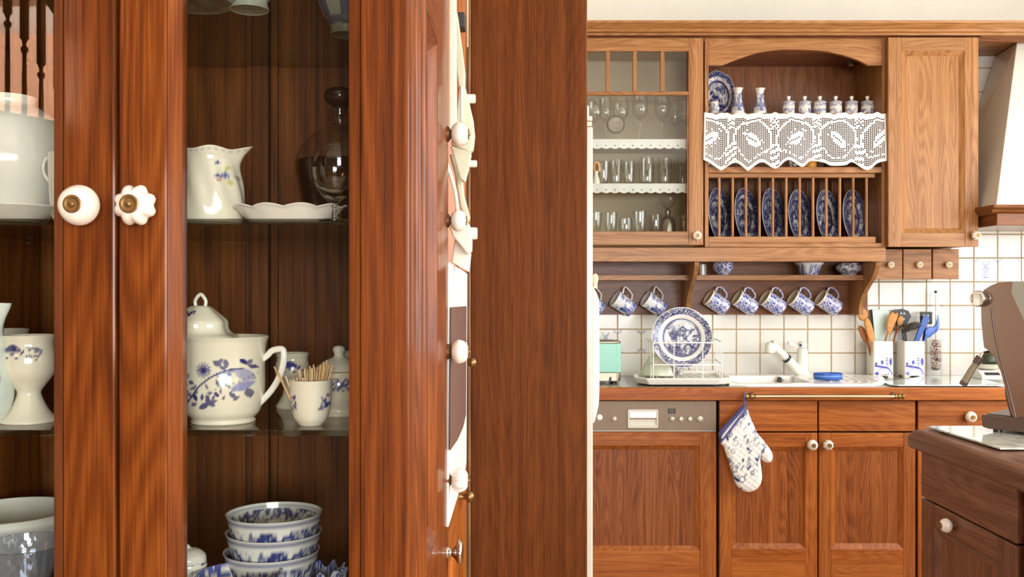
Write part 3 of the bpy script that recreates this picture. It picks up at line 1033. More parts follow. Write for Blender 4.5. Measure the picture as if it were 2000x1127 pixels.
e = door(isl, lx(2.125), lx(1.62), 0.12, CZ - 0.593, 0.0, W_ISL, sw=0.085, rw=0.062, mw=0.022, md=0.012, bv=0.003)
knob(e, (lx(1.7), 0.0, CZ - 0.622), (0, -1, 0), 0.019)
iw = [(0.0, CT - 0.052), (-0.004, CT - 0.045), (-0.004, CT - 0.02), (0.002, CT - 0.010), (0.012, CT - 0.0045), (0.022, CT - 0.0005), (0.03, CT)]
rr = rrect(IX, 1.95, 1.4, 2.775, 0.03, 5)
n_ = len(rr)
V, Fc = [], []
lay = [(0.006, -0.052), (0.0, -0.046), (0.0, -0.02), (0.006, -0.012), (0.012, -0.007), (0.02, -0.002), (0.03, 0.0)]
for ins, dz in lay:
    for q in rrect(IX + ins, 1.95 - ins, 1.4 + ins, 2.775 - ins, 0.034 - ins * 0.8, 5): V.append((q[0], q[1], CT + dz))
for k in range(len(lay) - 1):
    for i in range(n_): Fc.append((k * n_ + i, k * n_ + (i + 1) % n_, (k + 1) * n_ + (i + 1) % n_, (k + 1) * n_ + i))
Fc += [tuple(range(n_))[::-1], tuple(range((len(lay) - 1) * n_, len(lay) * n_))]
it = add('worktop', V, Fc, W_ISL['Y'], None, loc=(1.55, 2.1, CT - 0.052), smooth=True, auto=30)
tag(it, 'dark wooden island worktop with a rounded molded edge', 'worktop')

# ------------------------------------------------------------------ tall panel and refrigerator
TD = 2.2
tp = thing('refrigerator_surround', 'tall brown oak end panel standing before the white refrigerator', 'cabinet', (0.03, TD, 0))
tx0, tx1 = X(920, TD), X(1145.5, TD)
box('side_panel', tp, tx0, tx1, TD, TD + 0.02, 0.0, 2.3, W_TALL['Z'], 0.002)
box('lipping', tp, tx1 + 0.0003, tx1 + 0.0016, TD + 0.001, TD + 0.019, 0.0, 2.3, W_UP['Z'], 0)
box('lipping', tp, tx0 - 0.006, tx0 - 0.0003, TD + 0.001, TD + 0.019, 0.0, 2.3, W_UP['Z'], 0)
box('top_panel', tp, -0.7, tx1 - 0.03, TD + 0.022, 2.9, 2.28, 2.3, W_TALL['X'], 0.002)

rf = thing('refrigerator', 'white refrigerator seen edge-on behind the tall oak panel', 'refrigerator', (-0.2, 2.5, 0))
fx1 = X(1158, 2.235)
box('body', rf, -0.55, fx1 - 0.055, 2.24, 2.84, 0.02, 1.9, M_APPL, 0.004)
zs = Z(247, 2.235)
box('door', rf, fx1 - 0.052, fx1, 2.235, 2.845, 0.06, zs, M_APPL, 0.004)
box('freezer_door', rf, fx1 - 0.052, fx1 - 0.009, 2.235, 2.845, zs + 0.014, Z(205, 2.235), M_APPL, 0.004)
box('hinge', rf, fx1 - 0.03, fx1 - 0.002, 2.24, 2.28, zs + 0.001, zs + 0.013, M_STEEL, 0.001)
box('hinge_cap', rf, fx1 - 0.02, fx1 - 0.001, 2.238, 2.27, zs + 0.0135, zs + 0.026, M_APPL, 0.003)
hp = [(1158.2, 560), (1162, 566), (1167, 577), (1170, 592), (1170.5, 640), (1170.8, 720), (1170, 782), (1166, 805), (1162, 822), (1158.2, 827)]
prism('handle', rf, [(X(a, 2.25), Z(b, 2.25)) for a, b in cat(hp, 3)], 'y', 2.25, 2.282, M_PLAST, 0.003)
lathe('handle_knob', rf, cat([(0.0, 0.0), (0.0055, 0.002), (0.007, 0.007), (0.004, 0.012), (0, 0.013)], 3), M_PLAST, 16, M=aim((X(1166, 2.25), 2.25, Z(815, 2.25)), (1, -0.2, 0)))
lathe('handle_cap', rf, cat([(0.0, -0.016), (0.0055, -0.015), (0.005, -0.006), (0.007, 0.002), (0.0075, 0.010), (0.004, 0.018), (0, 0.019)], 3), M_SPOON if 0 else plain('beige_cap', lin(226, 204, 170), 0.5), 16, M=Matrix.Translation((X(1163.5, 2.252), 2.266, Z(550, 2.252))))
# ------------------------------------------------------------------ glassware in the glazed cabinet
def vessel(pr, t):
    """Close an outside profile with an inside offset by t."""
    ins = [(max(r - t, 0.0), z + (t if i == 0 else 0)) for i, (r, z) in enumerate(pr)]
    return pr + ins[::-1]


def wine_glass(loc, h, rb, label, group=None):
    k = h
    out = cat([(0.032, 0.0), (0.031, 0.0025), (0.012, 0.008), (0.0045, 0.02), (0.0035, 0.3 * k), (0.006, 0.4 * k), (0.008, 0.43 * k), (0.0045, 0.46 * k), (0.016, 0.49 * k), (rb * 0.9, 0.6 * k), (rb, 0.72 * k), (rb * 0.97, 0.85 * k), (rb * 0.88, k)], 3)
    inn = cat([(rb * 0.86, k), (rb * 0.94, 0.85 * k), (rb * 0.96, 0.72 * k), (rb * 0.84, 0.61 * k), (0.008, 0.51 * k), (0.0, 0.505 * k)], 3)
    t = thing('wine_glass', label, 'glass', loc, group, local=True)
    j = next(i for i, p in enumerate(out) if p[1] > 0.465 * k)
    lathe('bowl', t, out[j:] + inn, M_GLASSW, 28)
    lathe('stem', t, [p for p in out[:j + 1] if p[1] > 0.012] + [(0.0, out[j][1])], M_GLASSW, 14)
    lathe('foot', t, [(0.0, 0.0)] + [p for p in out if p[1] <= 0.02][:10], M_GLASSW, 28)
    return t


yg = 4.2
wl = ['wine glass at the far left of the top glazed shelf, beside the fridge', 'tall wine glass second from left on the top glazed shelf',
      'wine glass behind the round disc on the top glazed shelf', 'wine glass just right of the round disc in the glazed cabinet',
      'tall wine glass third from right on the top glazed shelf', 'slim wine glass second from right on the top glazed shelf',
      'wine glass at the right end of the top glazed shelf']
wp_ = [(1161, 4.2, 0.19, 0.034), (1182, 4.28, 0.215, 0.031), (1212, 4.24, 0.20, 0.036), (1250, 4.2, 0.21, 0.035), (1293, 4.22, 0.21, 0.034), (1318, 4.3, 0.19, 0.03), (1340, 4.24, 0.185, 0.03)]
for (px, d, h, r), lb in zip(wp_, wl):
    wine_glass((X(px, d), d, SHZ[0]), h, r, lb, 'wine glasses on the top glazed shelf')


def tumbler(loc, h, rb, rt, label, group, name='tumbler'):
    out = [(rb * 0.9, 0.0), (rb, 0.004)] + [(rb + (rt - rb) * k + 0.002 * math.sin(PI * k), 0.004 + (h - 0.004) * k) for k in (0.2, 0.4, 0.6, 0.8, 1.0)]
    inn = [(r - 0.0018, z) for r, z in out[2:]][::-1] + [(rb * 0.9, 0.011), (0, 0.01)]
    o = lathe(name, None, out + inn, M_GLASSW, 28, loc=(0, 0, 0))
    o.location = loc
    return tag(o, label, 'glass', group)


for px, d, h, rb, rt, lb in (
        (1178, 4.2, 0.105, 0.022, 0.03, 'clear tumbler leftmost on the middle glazed shelf, by the orange trinket'),
        (1203, 4.26, 0.122, 0.026, 0.03, 'clear tumbler second from left on the middle glazed shelf'),
        (1228, 4.19, 0.105, 0.022, 0.026, 'short clear tumbler third from left on the middle glazed shelf'),
        (1263, 4.18, 0.122, 0.031, 0.03, 'wide clear tumbler at the centre of the middle glazed shelf'),
        (1298, 4.22, 0.122, 0.028, 0.029, 'clear tumbler second from right on the middle glazed shelf'),
        (1333, 4.26, 0.118, 0.027, 0.028, 'clear tumbler at the right end of the middle glazed shelf')):
    tumbler((X(px, d), d, SHZ[1]), h, rb, rt, lb, 'tumblers on the middle glazed shelf')
for px, d, h, rb, rt, lb in (
        (1163, 4.2, 0.098, 0.02, 0.03, 'flared tumbler leftmost on the cabinet floor behind the glazed door'),
        (1193, 4.17, 0.096, 0.022, 0.029, 'flared tumbler second from left on the glazed cabinet floor'),
        (1222, 4.22, 0.075, 0.028, 0.03, 'low milky tumbler third from left on the glazed cabinet floor'),
        (1249, 4.17, 0.102, 0.023, 0.031, 'tall flared tumbler in the middle of the glazed cabinet floor'),
        (1280, 4.22, 0.09, 0.024, 0.029, 'tumbler left of the pewter goblet on the glazed cabinet floor'),
        (1336, 4.25, 0.09, 0.024, 0.029, 'tumbler right of the pewter goblet on the glazed cabinet floor')):
    tumbler((X(px, d), d, SHB), h, rb, rt, lb, 'tumblers on the glazed cabinet floor')
gob = thing('goblet', 'pewter-footed goblet with a glass cup on the glazed cabinet floor', 'goblet', (X(1304, 4.2), 4.2, SHB), local=True)
M_PEW = plain('pewter', lin(132, 122, 108), 0.3, metal=0.8, grain=0.2)
lathe('foot', gob, cat([(0.036, 0), (0.036, 0.03), (0.034, 0.05), (0.026, 0.072), (0.01, 0.084), (0.012, 0.09), (0.013, 0.105), (0.008, 0.115), (0.0, 0.116)], 4), M_PEW, 28)
lathe('cup', gob, cat([(0.006, 0.116), (0.02, 0.124), (0.032, 0.14), (0.036, 0.165)], 4) + cat([(0.0345, 0.165), (0.03, 0.141), (0.019, 0.127), (0, 0.12)], 4), M_GLASSW, 28)
# round glass disc hung inside the door, and a small orange trinket
dk = thing('glass_disc', 'round etched glass disc with a dark rim hanging behind the large pane', 'ornament', (X(1203, 4.125), 4.125, Z(243, 4.125)), local=True)
Mx = aim((0, 0, 0), (0, -1, 0))
sweep('rim', dk, [(0.036 * math.cos(a), 0, 0.036 * math.sin(a)) for a in np.linspace(0, 2 * PI, 40, endpoint=False)], 0.0045, 0.0045, plain('lead_rim', lin(96, 84, 70), 0.5, metal=0.3), 8, closed=True)
lathe('disc', dk, [(0, -0.002), (0.034, -0.002), (0.034, 0.002), (0.022, 0.003), (0.018, 0.0015), (0.0, 0.004)], plain('frosted_glass', lin(140, 124, 102), 0.35), 32, M=Mx)
sweep('chain', dk, [(0, 0, 0.04), (0, 0.0, 0.13)], 0.0008, 0.0008, M_STEEL, 6)
o = thing('trinket', 'small orange and white trinket at the left of the middle glazed shelf', 'ornament', (X(1164, 4.15), 4.15, SHZ[1]), local=True)
M_ORG = plain('orange_glaze', lin(236, 172, 104), 0.3)
sweep('ring', o, [(0.002 + 0.013 * math.cos(a), 0, 0.075 + 0.022 * math.sin(a)) for a in np.linspace(0, 2 * PI, 24, endpoint=False)], 0.006, 0.005, M_ORG, 8, closed=True)
lathe('foot', o, cat([(0.018, 0), (0.016, 0.02), (0.008, 0.045), (0.009, 0.056), (0.0, 0.057)], 3), M_WHITE, 20)


def lace_edging(z, label):
    """Scalloped cotton strip hanging over a shelf edge, with eyelets punched through."""
    x0, x1 = gi0 + 0.02, gi1 - 0.02
    y = DU + 0.044
    hgt = 0.043
    nx, nv = 420, 12
    u = np.linspace(x0, x1, nx + 1)
    per = 17.5 * 4.13 / F
    sc = 0.006 * np.abs(np.sin(PI * u / per))
    V = []
    for i in range(nx + 1):
        for j in range(nv + 1):
            k = j / nv
            V.append((u[i], y + 0.0016 * math.sin(u[i] * 90) * k, z + 0.002 - k * (hgt - 0.006 + sc[i])))
    Fc = []
    for i in range(nx):
        ph = ((u[i] + u[i + 1]) / 2 / per) % 1
        for j in range(nv):
            r = math.hypot((ph - 0.5) * per, (j + 0.5 - 7.6) / nv * hgt)
            if 0.0022 < r < 0.0034 or (r < 0.0012): continue
            a = i * (nv + 1) + j
            Fc.append((a, a + 1, a + nv + 2, a + nv + 1))
    o = add('lace_edging', V, Fc, M_LACE, None, loc=((x0 + x1) / 2, y, z), smooth=True)
    s = o.modifiers.new('thick', 'SOLIDIFY')
    s.thickness = 0.0008
    return tag(o, label, 'lace', 'lace edgings on the glazed shelves')


lace_edging(SHZ[0], 'white scalloped lace edging along the upper glazed shelf')
lace_edging(SHZ[1], 'white scalloped lace edging along the lower glazed shelf')

# ------------------------------------------------------------------ rack plates
def plate_mesh(name, R, paint_seed, dark=1.0, nr=44, na=150, sx=1.0, octo=0.0, under=False, full=0.0):
    """Dinner plate standing on edge facing -y, centre at the origin; print on its face."""
    pr = cat([(0.0, 0.010), (0.35 * R, 0.010), (0.6 * R, 0.0085), (0.68 * R, 0.003), (0.8 * R, -0.003), (0.98 * R, -0.009), (R, -0.0085)], max(3, nr // 6)) + \
        cat([(R, -0.0075), (0.97 * R, -0.0055), (0.78 * R, 0.002), (0.66 * R, 0.009), (0.56 * R, 0.0155), (0.54 * R, 0.0145), (0.0, 0.0145)], 3)
    nf = 6 * max(3, nr // 6) + 1
    m = len(pr)
    th = np.linspace(-PI, PI, na, endpoint=False)
    r = np.repeat([p[0] for p in pr], na)
    y = np.repeat([p[1] for p in pr], na)
    T = np.tile(th, m)
    k = 1 - octo * np.abs(np.sin(4 * T)) if octo else 1.0
    x, z = r * np.sin(T) * sx * k, r * np.cos(T) * k
    V = np.stack([x, y, z], 1)
    Fc = []
    for i in range(m - 1):
        for j in range(na):
            Fc.append((i * na + j, i * na + (j + 1) % na, (i + 1) * na + (j + 1) % na, (i + 1) * na + j))
    mk = willow(x / sx, z, R, paint_seed, dark)
    mk = np.where(np.repeat(np.arange(m), na) >= nf - 1, 0.6 * mk if under else 0.0, mk)
    if full: mk = np.maximum(mk, full * scenery(x / sx / R, z / R, 5.0, paint_seed + 5))
    mk = np.where((r > 0.985 * R), 0.12, mk)
    return V, Fc, tint(mk, np.array(lin(50, 58, 108)), np.array(lin(232, 228, 220)))


rl = ['first', 'second', 'third', 'fourth', 'fifth', 'sixth']
for k, (px, top, bot) in enumerate(((1401.5, 354, 461), (1453.5, 355, 462), (1506, 355, 462), (1558, 360, 464), (1612, 360, 464), (1664.5, 359, 463))):
    d = 4.25
    R = (bot - top) / 2 * d / F * 1.03
    V, Fc, c = plate_mesh('rack_plate', R, 20 + k * 3, 1.1, nr=30, na=110, full=0.9)
    M = Matrix.Rotation(math.radians(-7), 4, 'Y') @ Matrix.Rotation(PI / 2 - (math.radians(23 + k % 2) + math.atan((px - 1000) / F)), 4, 'Z')
    o = add('rack_plate', V, Fc, M_PRINT, None, M=M, smooth=True, loc=(0, 0, 0), color=c)
    o.location = (X(px + 2.5, d), d, Z(474.4, DR) + R * 0.997)
    tag(o, f'blue and white plate standing {rl[k]} from left in the plate rack', 'plate', 'plates in the rack')

# ------------------------------------------------------------------ things on the upper shelf
def porc(name, prof, loc, label, categ, paint, group=None, segs=72, rmod=None, sx=1, sy=1):
    o = lathe(name, None, prof, M_PRINT, segs, paint=paint, rmod=rmod, loc=(0, 0, 0), sx=sx, sy=sy)
    o.location = loc
    return tag(o, label, categ, group)


V, Fc, c = plate_mesh('platter', 0.122, 3, 1.15, full=0.6, nr=60, na=200, sx=0.69, octo=0.05)
pt = add('platter', V, Fc, M_PRINT, None, M=Matrix.Rotation(math.radians(-14), 4, 'X') @ Matrix.Rotation(math.radians(-8), 4, 'Z'), smooth=True, loc=(0, 0, 0), color=c)
pt.location = (X(1401.5, 4.34), 4.345, SHU + 0.119)
tag(pt, 'blue and white oval platter leaning in the corner of the open cabinet', 'platter')


def vase_paint(q):
    u, v = q['th'] * 0.03, q['z']
    m = scenery(u * 60, v * 60, 1.0, 5) * 0.95
    m = np.where(v > 0.088, 0.06, m)
    m = np.maximum(m, 0.55 * (np.abs(v - 0.085) < 0.0022))
    m = np.maximum(m, 0.6 * (np.abs(v - 0.058) < 0.0018))
    return tint(m, np.array(lin(64, 82, 150)))


vp = cat([(0.026, 0.0), (0.029, 0.012), (0.027, 0.03), (0.0205, 0.05), (0.0165, 0.075), (0.0155, 0.09), (0.0185, 0.101), (0.0225, 0.107)], 5) + cat([(0.0205, 0.107), (0.0165, 0.1), (0.0135, 0.09), (0.0135, 0.06), (0, 0.055)], 3)
vpf = [(0.0, 0.0)] + [(r * 1.08, z * 1.21) for r, z in vp]
porc('vase', vpf, (X(1441, 4.24), 4.24, SHU), 'slim blue and white vase next to the platter', 'vase', lambda q: vase_paint({**q, 'z': q['z'] / 1.21}), 'vases on the open shelf')
porc('vase', [(r, z * 0.99) for r, z in vpf], (X(1484, 4.24), 4.24, SHU), 'slim blue and white vase standing alone in mid shelf', 'vase', lambda q: vase_paint({**q, 'z': q['z'] / 1.2}), 'vases on the open shelf')


def cup_paint(q):
    return tint(np.where(q['z'] > 0.05, 0.1, scenery(q['th'] * 3, q['z'] * 60, 1.1, 9)) * 0.8, np.array(lin(84, 96, 150)))


porc('small_cup', [(0, 0)] + cat([(0.016, 0), (0.018, 0.01), (0.024, 0.03), (0.02, 0.045), (0.018, 0.06)], 4) + [(0.016, 0.06), (0.016, 0.04), (0, 0.03)], (X(1395, 4.2), 4.2, SHU), 'small pale blue and white pot before the platter', 'pot', cup_paint)

jl = ['first', 'second', 'third', 'fourth', 'fifth', 'sixth']
for k, px in enumerate((1540, 1571.5, 1601, 1632, 1663, 1694)):
    d = 4.22
    j = thing('spice_jar', f'small lidded blue and white jar, {jl[k]} from left of six on the open shelf', 'jar', (X(px, d), d, SHU), 'lidded jars on the open shelf', local=True)

    def jp(q, k=k):
        u, v = q['x'], q['z']
        m = 0.7 * (v > 0.042) * st(0.36, 0.5, fbm(q['th'] * 5, v * 200, k))
        m = np.maximum(m, scenery(u * 60 + k, v * 60, 1.1, 60 + k) * ((v > 0.006) & (v < 0.032)) * (1.0 if k in (1, 5) else 0.8))
        return tint(m, np.array(lin(78, 94, 156)))

    lathe('body', j, [(0, 0)] + cat([(0.024, 0.0), (0.0265, 0.003), (0.0275, 0.03), (0.0265, 0.054), (0.024, 0.058)], 5) + [(0, 0.058)], M_PRINT, 56, paint=jp)
    lathe('lid', j, cat([(0.027, 0.0585), (0.0295, 0.061), (0.026, 0.066), (0.012, 0.071), (0.006, 0.074), (0.0065, 0.078), (0.0095, 0.084), (0.007, 0.090), (0.0, 0.0915)], 4), M_PRINT, 40,
          paint=lambda q: tint(0.6 * (np.abs(q['z'] - 0.064) < 0.0032), np.array(lin(78, 94, 156))))

# things half hidden behind the lace, on the shelf over the rack
for px, d, r, h, mt, nm, lb, ct in ((1386, 4.2, 0.03, 0.07, M_GLASSW, 'jar', 'small clear glass jar behind the left end of the lace', 'jar'),
                                (1548, 4.22, 0.028, 0.06, M_GLASSW, 'jar', 'small clear glass jar under the middle of the lace', 'jar'),
                                (1583, 4.2, 0.026, 0.05, plain('orange_wax', lin(240, 160, 40), 0.4), 'candle_cup', 'small orange cup just below the lace hem', 'cup'),
                                (1622, 4.22, 0.03, 0.05, M_BLACK, 'tin', 'dark round tin below the lace hem', 'tin')):
    o = lathe(nm, None, [(0, 0), (r * 0.85, 0), (r, 0.006), (r, h * 0.85), (r * 0.8, h), (r * 0.72, h), (r * 0.9, h * 0.84), (r * 0.9, 0.008), (0, 0.008)], mt, 28, loc=(0, 0, 0))
    o.location = (X(px, d), d, SHM)
    tag(o, lb, ct)

# ------------------------------------------------------------------ filet lace valance
def valance():
    d = 4.096
    nx, nz = 99, 30
    hem = cat([(1373, 313), (1384, 317), (1405, 331), (1411, 333), (1437, 318), (1459, 334), (1463, 333), (1488, 317), (1514, 330), (1538, 313), (1565, 327), (1582, 315), (1608, 318), (1622, 324), (1650, 323), (1664, 317), (1692, 333), (1712, 319), (1731, 315)], 5)
    hx, hz = np.array([a for a, _ in hem]), np.array([b for _, b in hem])
    cols = np.linspace(1374.5, 1729.5, nx + 1)
    fold = lambda p: 0.004 * math.sin(p * 0.072) + 0.003 * math.sin(p * 0.031 + 1)
    top = lambda p: 221.5 + 1.6 * math.sin(p * 0.19) + 1.0 * math.sin(p * 0.41)

    def pt(p, k):
        flare = (p - 1552) * 0.012 * k * (1 if p < 1552 else 0.3)
        b = float(np.interp(p, hx, hz))
        t = top(p)
        return Vector((X(p + flare, d), d - 0.004 + fold(p) * (0.4 + 0.6 * k) - 0.004 * k, Z(t + (b - t) * k, d)))

    def filled(i, j):
        if i == 0 or i == nx - 1 or j < 3 or j >= nz - 1: return True
        u, v = i * 3.6, j * 3.6
        per = 83.0
        q = (u + 30) / per
        k = int(q)
        cu = (q - k) * per - per / 2
        cv = v - 52
        s = 1 if k % 2 else -1
        a = math.radians(52 * s)
        e, f = cu * math.cos(a) + cv * math.sin(a) * 1, -cu * math.sin(a) + cv * math.cos(a)
        r = math.hypot(cu, cv * 0.95)
        if (e / 23) ** 2 + (f / 8.5) ** 2 < 1 and not (abs(f) < 1.8 and (i + j) % 2 == 0): return True     # leaf
        if (e / 30) ** 2 + (f / 15) ** 2 < 1 and (e / 26) ** 2 + (f / 11) ** 2 > 1 and (i * 7 + j * 3) % 5 == 0: return True
        if 34 < r < 38.6 and not (cv > 14 and (i + j) % 3 == 0): return True                                # ring of the scroll
        if abs(abs(cu) - per / 2) < 8 and v < 30 and (abs(cu) + v) % 9 < 5: return True
        if abs(abs(cu) - per / 2) < 10 and v > 60: return (i + 2 * j) % 7 < 4
        return j >= nz - 2

    V, Fc = [], []
    idx = {}

    def vid(p, k):
        key = (round(p, 3), round(k, 5))
        if key not in idx:
            idx[key] = len(V)
            V.append(tuple(pt(p, k)))
        return idx[key]

    w = 0.24
    for i in range(nx):
        for j in range(nz):
            x0, x1, k0, k1 = cols[i], cols[i + 1], j / nz, (j + 1) / nz
            c = [vid(x0, k0), vid(x1, k0), vid(x1, k1), vid(x0, k1)]
            if filled(i, j):
                Fc.append(tuple(c[::-1]))
            else:
                dx, dk = (x1 - x0) * w / 2, (k1 - k0) * w / 2
                n = [vid(x0 + dx, k0 + dk), vid(x1 - dx, k0 + dk), vid(x1 - dx, k1 - dk), vid(x0 + dx, k1 - dk)]
                for a in range(4):
                    b = (a + 1) % 4
                    Fc.append((c[b], c[a], n[a], n[b]))
    o = add('lace_valance', V, Fc, M_LACE, None, loc=tuple(P(1552, 270, d)), smooth=True)
    s = o.modifiers.new('thick', 'SOLIDIFY')
    s.thickness = 0.001
    tag(o, 'white filet crochet lace valance with pointed hem across the open cabinet', 'lace curtain')


valance()

# ------------------------------------------------------------------ pots on the mug shelf
def blue_all(s, seed, top=None, ink=None):
    def f(q):
        m = calico(q['th'] * s * 0.05, q['z'], s * 1.0, seed) if False else calico(q['th'] * 0.045 * s, q['z'] * s, 1.0, seed)
        if top: m = np.where(q['z'] > top, 0.1, m)
        return tint(m, ink if ink is not None else np.array(lin(38, 62, 142)), np.array(lin(226, 226, 226)))
    return f


d = 4.30
o = porc('ginger_pot', [(0, 0.004)] + cat([(0.026, 0.0), (0.028, 0.006), (0.040, 0.02), (0.0465, 0.038), (0.043, 0.056), (0.034, 0.066), (0.032, 0.07)], 5) + [(0.028, 0.07), (0.03, 0.05), (0, 0.04)], (X(1412, d), d, SHK), 'round blue and white pot on feet on the mug shelf', 'pot', blue_all(85, 3))


def octo(T, z):
    return 1 + 0.06 * np.abs(np.cos(4 * T)) - 0.04


o = porc('octagonal_bowl', [(0, 0.004)] + [(0.036, 0.0), (0.037, 0.006), (0.044, 0.012), (0.052, 0.042), (0.064, 0.052), (0.0645, 0.056)] + [(0.06, 0.056), (0.05, 0.045), (0.042, 0.018), (0, 0.016)], (X(1581, d), d, SHK), 'eight-sided blue and white bowl with a spread rim on the mug shelf', 'bowl', blue_all(75, 8, 0.046, np.array(lin(72, 78, 150))), rmod=octo)
o = porc('squat_bowl', [(0, 0.004)] + cat([(0.036, 0.0), (0.034, 0.006), (0.048, 0.016), (0.057, 0.032), (0.05, 0.046), (0.042, 0.05), (0.043, 0.054)], 5) + [(0.038, 0.054), (0.044, 0.04), (0, 0.03)], (X(1658, d), d, SHK), 'squat grey and white patterned bowl at the right of the mug shelf', 'bowl', blue_all(80, 15, None, np.array(lin(92, 92, 108))))
o = porc('white_beaker', [(0, 0), (0.017, 0), (0.017, 0.05), (0.015, 0.05), (0.015, 0.004), (0, 0.004)], (X(1372, 4.34), 4.34, SHK), 'small plain beaker beside the middle bracket of the mug shelf', 'beaker', lambda q: tint(np.full(len(q['z']), 0.3), np.array(lin(120, 124, 136))))

# ------------------------------------------------------------------ hanging mugs
def mug(kind, label, group):
    """Mug with its foot at the origin, mouth up +z, handle towards +x."""
    h, r = 0.10, 0.0405
    t = thing('mug', label, 'mug', (0, 0, 0), group, local=True)
    if kind == 'scene':
        out = cat([(0.036, 0.0), (0.0385, 0.003), (0.037, 0.012), (0.0385, 0.05), (0.0405, 0.1)], 6)

        def pf(q):
            u, v = q['th'] * 0.04, q['z']
            m = scenery(u * 60, v * 60, 1.0, 33)
            m = np.where((v > 0.058) & (v < 0.07), 0.04, m)
            m = np.where(v < 0.012, 0.75, m)
            m = np.where(v > 0.093, 0.45 * (v < 0.097), m)
            m = np.where(q['row'] > 24, 0.02, m)
            return tint(m, np.array(lin(58, 78, 160)), np.array(lin(236, 234, 230)))
    else:
        out = cat([(0.036, 0.0), (0.038, 0.004), (0.0395, 0.05), (0.0405, 0.1)], 8)

        def pf(q):
            m = calico(q['th'] * 0.04 * 105, q['z'] * 105, 1.0, 4)
            m = np.where(q['row'] > 24, -0.0, m)
            c = tint(m, np.array(lin(52, 60, 150)), np.array(lin(226, 226, 234)))
            c[q['row'] > 24] = np.array(lin(226, 212, 184))
            return c
    inn = [(r - 0.003, h), (r - 0.004, 0.05), (r - 0.006, 0.006), (0, 0.005)]
    lathe('body', t, [(0, 0.003)] + out[:1] + out + inn, M_PRINT, 110, paint=pf)
    if kind == 'scene':
        pth = [(0.036, 0, 0.082), (0.072, 0, 0.09), (0.074, 0, 0.084), (0.066, 0, 0.04), (0.038, 0, 0.022)]
        pth = [(0.036, 0, 0.078), (0.05, 0, 0.0835), (0.066, 0, 0.089), (0.073, 0, 0.086), (0.071, 0, 0.07), (0.066, 0, 0.05), (0.06, 0, 0.037), (0.036, 0, 0.026)]
        sweep('handle', t, pth, 0.0042, 0.0034, M_WHITE, 10)
    else:
        pth = cat([(0.038, 0, 0.082), (0.058, 0, 0.086), (0.069, 0, 0.07), (0.066, 0, 0.045), (0.054, 0, 0.028), (0.037, 0, 0.024)], 4)
        p = np.array(pth)
        m = len(p)
        colr = tint(calico(np.repeat(np.arange(m), 10) * 0.8, np.tile(np.arange(10), m) * 0.7, 1.0, 6), np.array(lin(52, 60, 150)), np.array(lin(222, 222, 232)))
        sweep('handle', t, pth, 0.0048, 0.004, M_PRINT, 10, color=colr)
    return t


def hang(t, px, py, d, tilt, spin):
    # mouth to the left and up by 'tilt', handle on top
    Rm = Matrix.Rotation(math.radians(spin), 4, 'Z') @ Matrix.Rotation(math.radians(-(90 - tilt)), 4, 'Y')
    mid = Rm @ Vector((0, 0, 0.05))
    t.rotation_euler = Rm.to_euler()
    t.location = P(px, py, d) - mid
    top = P(px, py, d) - mid + Rm @ Vector((0.067, 0, 0.07))
    return top


hooks = []
dm = 4.372
mA = mug('scene', 'white-handled mug with a blue landscape hanging second from left', 'landscape mugs on hooks')
tA = tree_of(mA)
lab = ['white-handled landscape mug hanging third from left, above the drying plate', 'white-handled landscape mug half hidden behind the fridge handle']
hooks.append(hang(mA, 1217.5, 594, dm, 33, 12))
for px, lb in zip((1277.5, 1157), lab):
    c = copy_thing(mA, tA, (0, 0, 0), lb)
    hooks.append(hang(c, px, 594, dm, 33, 12))
mB = mug('calico', 'blue calico mug hanging first right of the middle bracket', 'calico mugs on hooks')
tB = tree_of(mB)
hooks.append(hang(mB, 1400, 591, dm, 33, 8))
for px, lb in ((1455.5, 'blue calico mug second to the right of the middle bracket'), (1509.5, 'blue calico mug hanging third of the five'), (1564, 'blue calico mug hanging fourth, above the faucet'), (1618.5, 'blue calico mug hanging last, by the right bracket')):
    c = copy_thing(mB, tB, (0, 0, 0), lb)
    hooks.append(hang(c, px, 592, dm, 33, 8))
for q in hooks: hook(q.x - 0.004, q.z - 0.006)
# ------------------------------------------------------------------ sink, faucet and things on the worktop
sk = thing('sink', 'white composite sink with bowl and ribbed drainer set into the granite', 'sink', (X(1570, 4.1), 4.1, CT), local=False)
so = []
outl = [(X(1424, 3.97), 3.965), (X(1560, 3.95), 3.945), (X(1668, 3.95), 3.945), (X(1722, 4.0), 3.995), (X(1722, 4.15), 4.12), (X(1692, 4.37), 4.36), (X(1440, 4.39), 4.385), (X(1431, 4.2), 4.2)]
inl = [(SKX0 + 0.008, SKY0 + 0.008), (SKX0 + 0.5 * (SKX1 - SKX0), SKY0 + 0.006), (SKX1 - 0.02, SKY0 + 0.008), (SKX1 - 0.007, SKY0 + 0.03), (SKX1 - 0.007, SKY1 - 0.05), (SKX1 - 0.02, SKY1 - 0.008), (SKX0 + 0.02, SKY1 - 0.008), (SKX0 + 0.008, SKY1 - 0.03)]
outl2 = [(a, b) for a, b in cat(outl, 3, True)]
inl2 = [(a, b) for a, b in cat(inl, 3, True)]
ring('rim', sk, outl2, inl2, CT + 0.0005, CT + 0.011, M_SINK, bevel=0.003)
V, Fc = [], []
m_ = len(inl2)
cxs, cys = sum(p[0] for p in inl2) / m_, sum(p[1] for p in inl2) / m_
for s, dz in ((1.0, 0.0095), (0.985, -0.02), (0.95, -0.11), (0.86, -0.135), (0.0, -0.14)):
    V += [(cxs + (a - cxs) * s, cys + (b - cys) * s, CT + dz) for a, b in inl2]
for k in range(4):
    for i in range(m_): Fc.append((k * m_ + i, (k + 1) * m_ + i, (k + 1) * m_ + (i + 1) % m_, k * m_ + (i + 1) % m_))
add('bowl', V, Fc, M_SINK, sk, smooth=True)
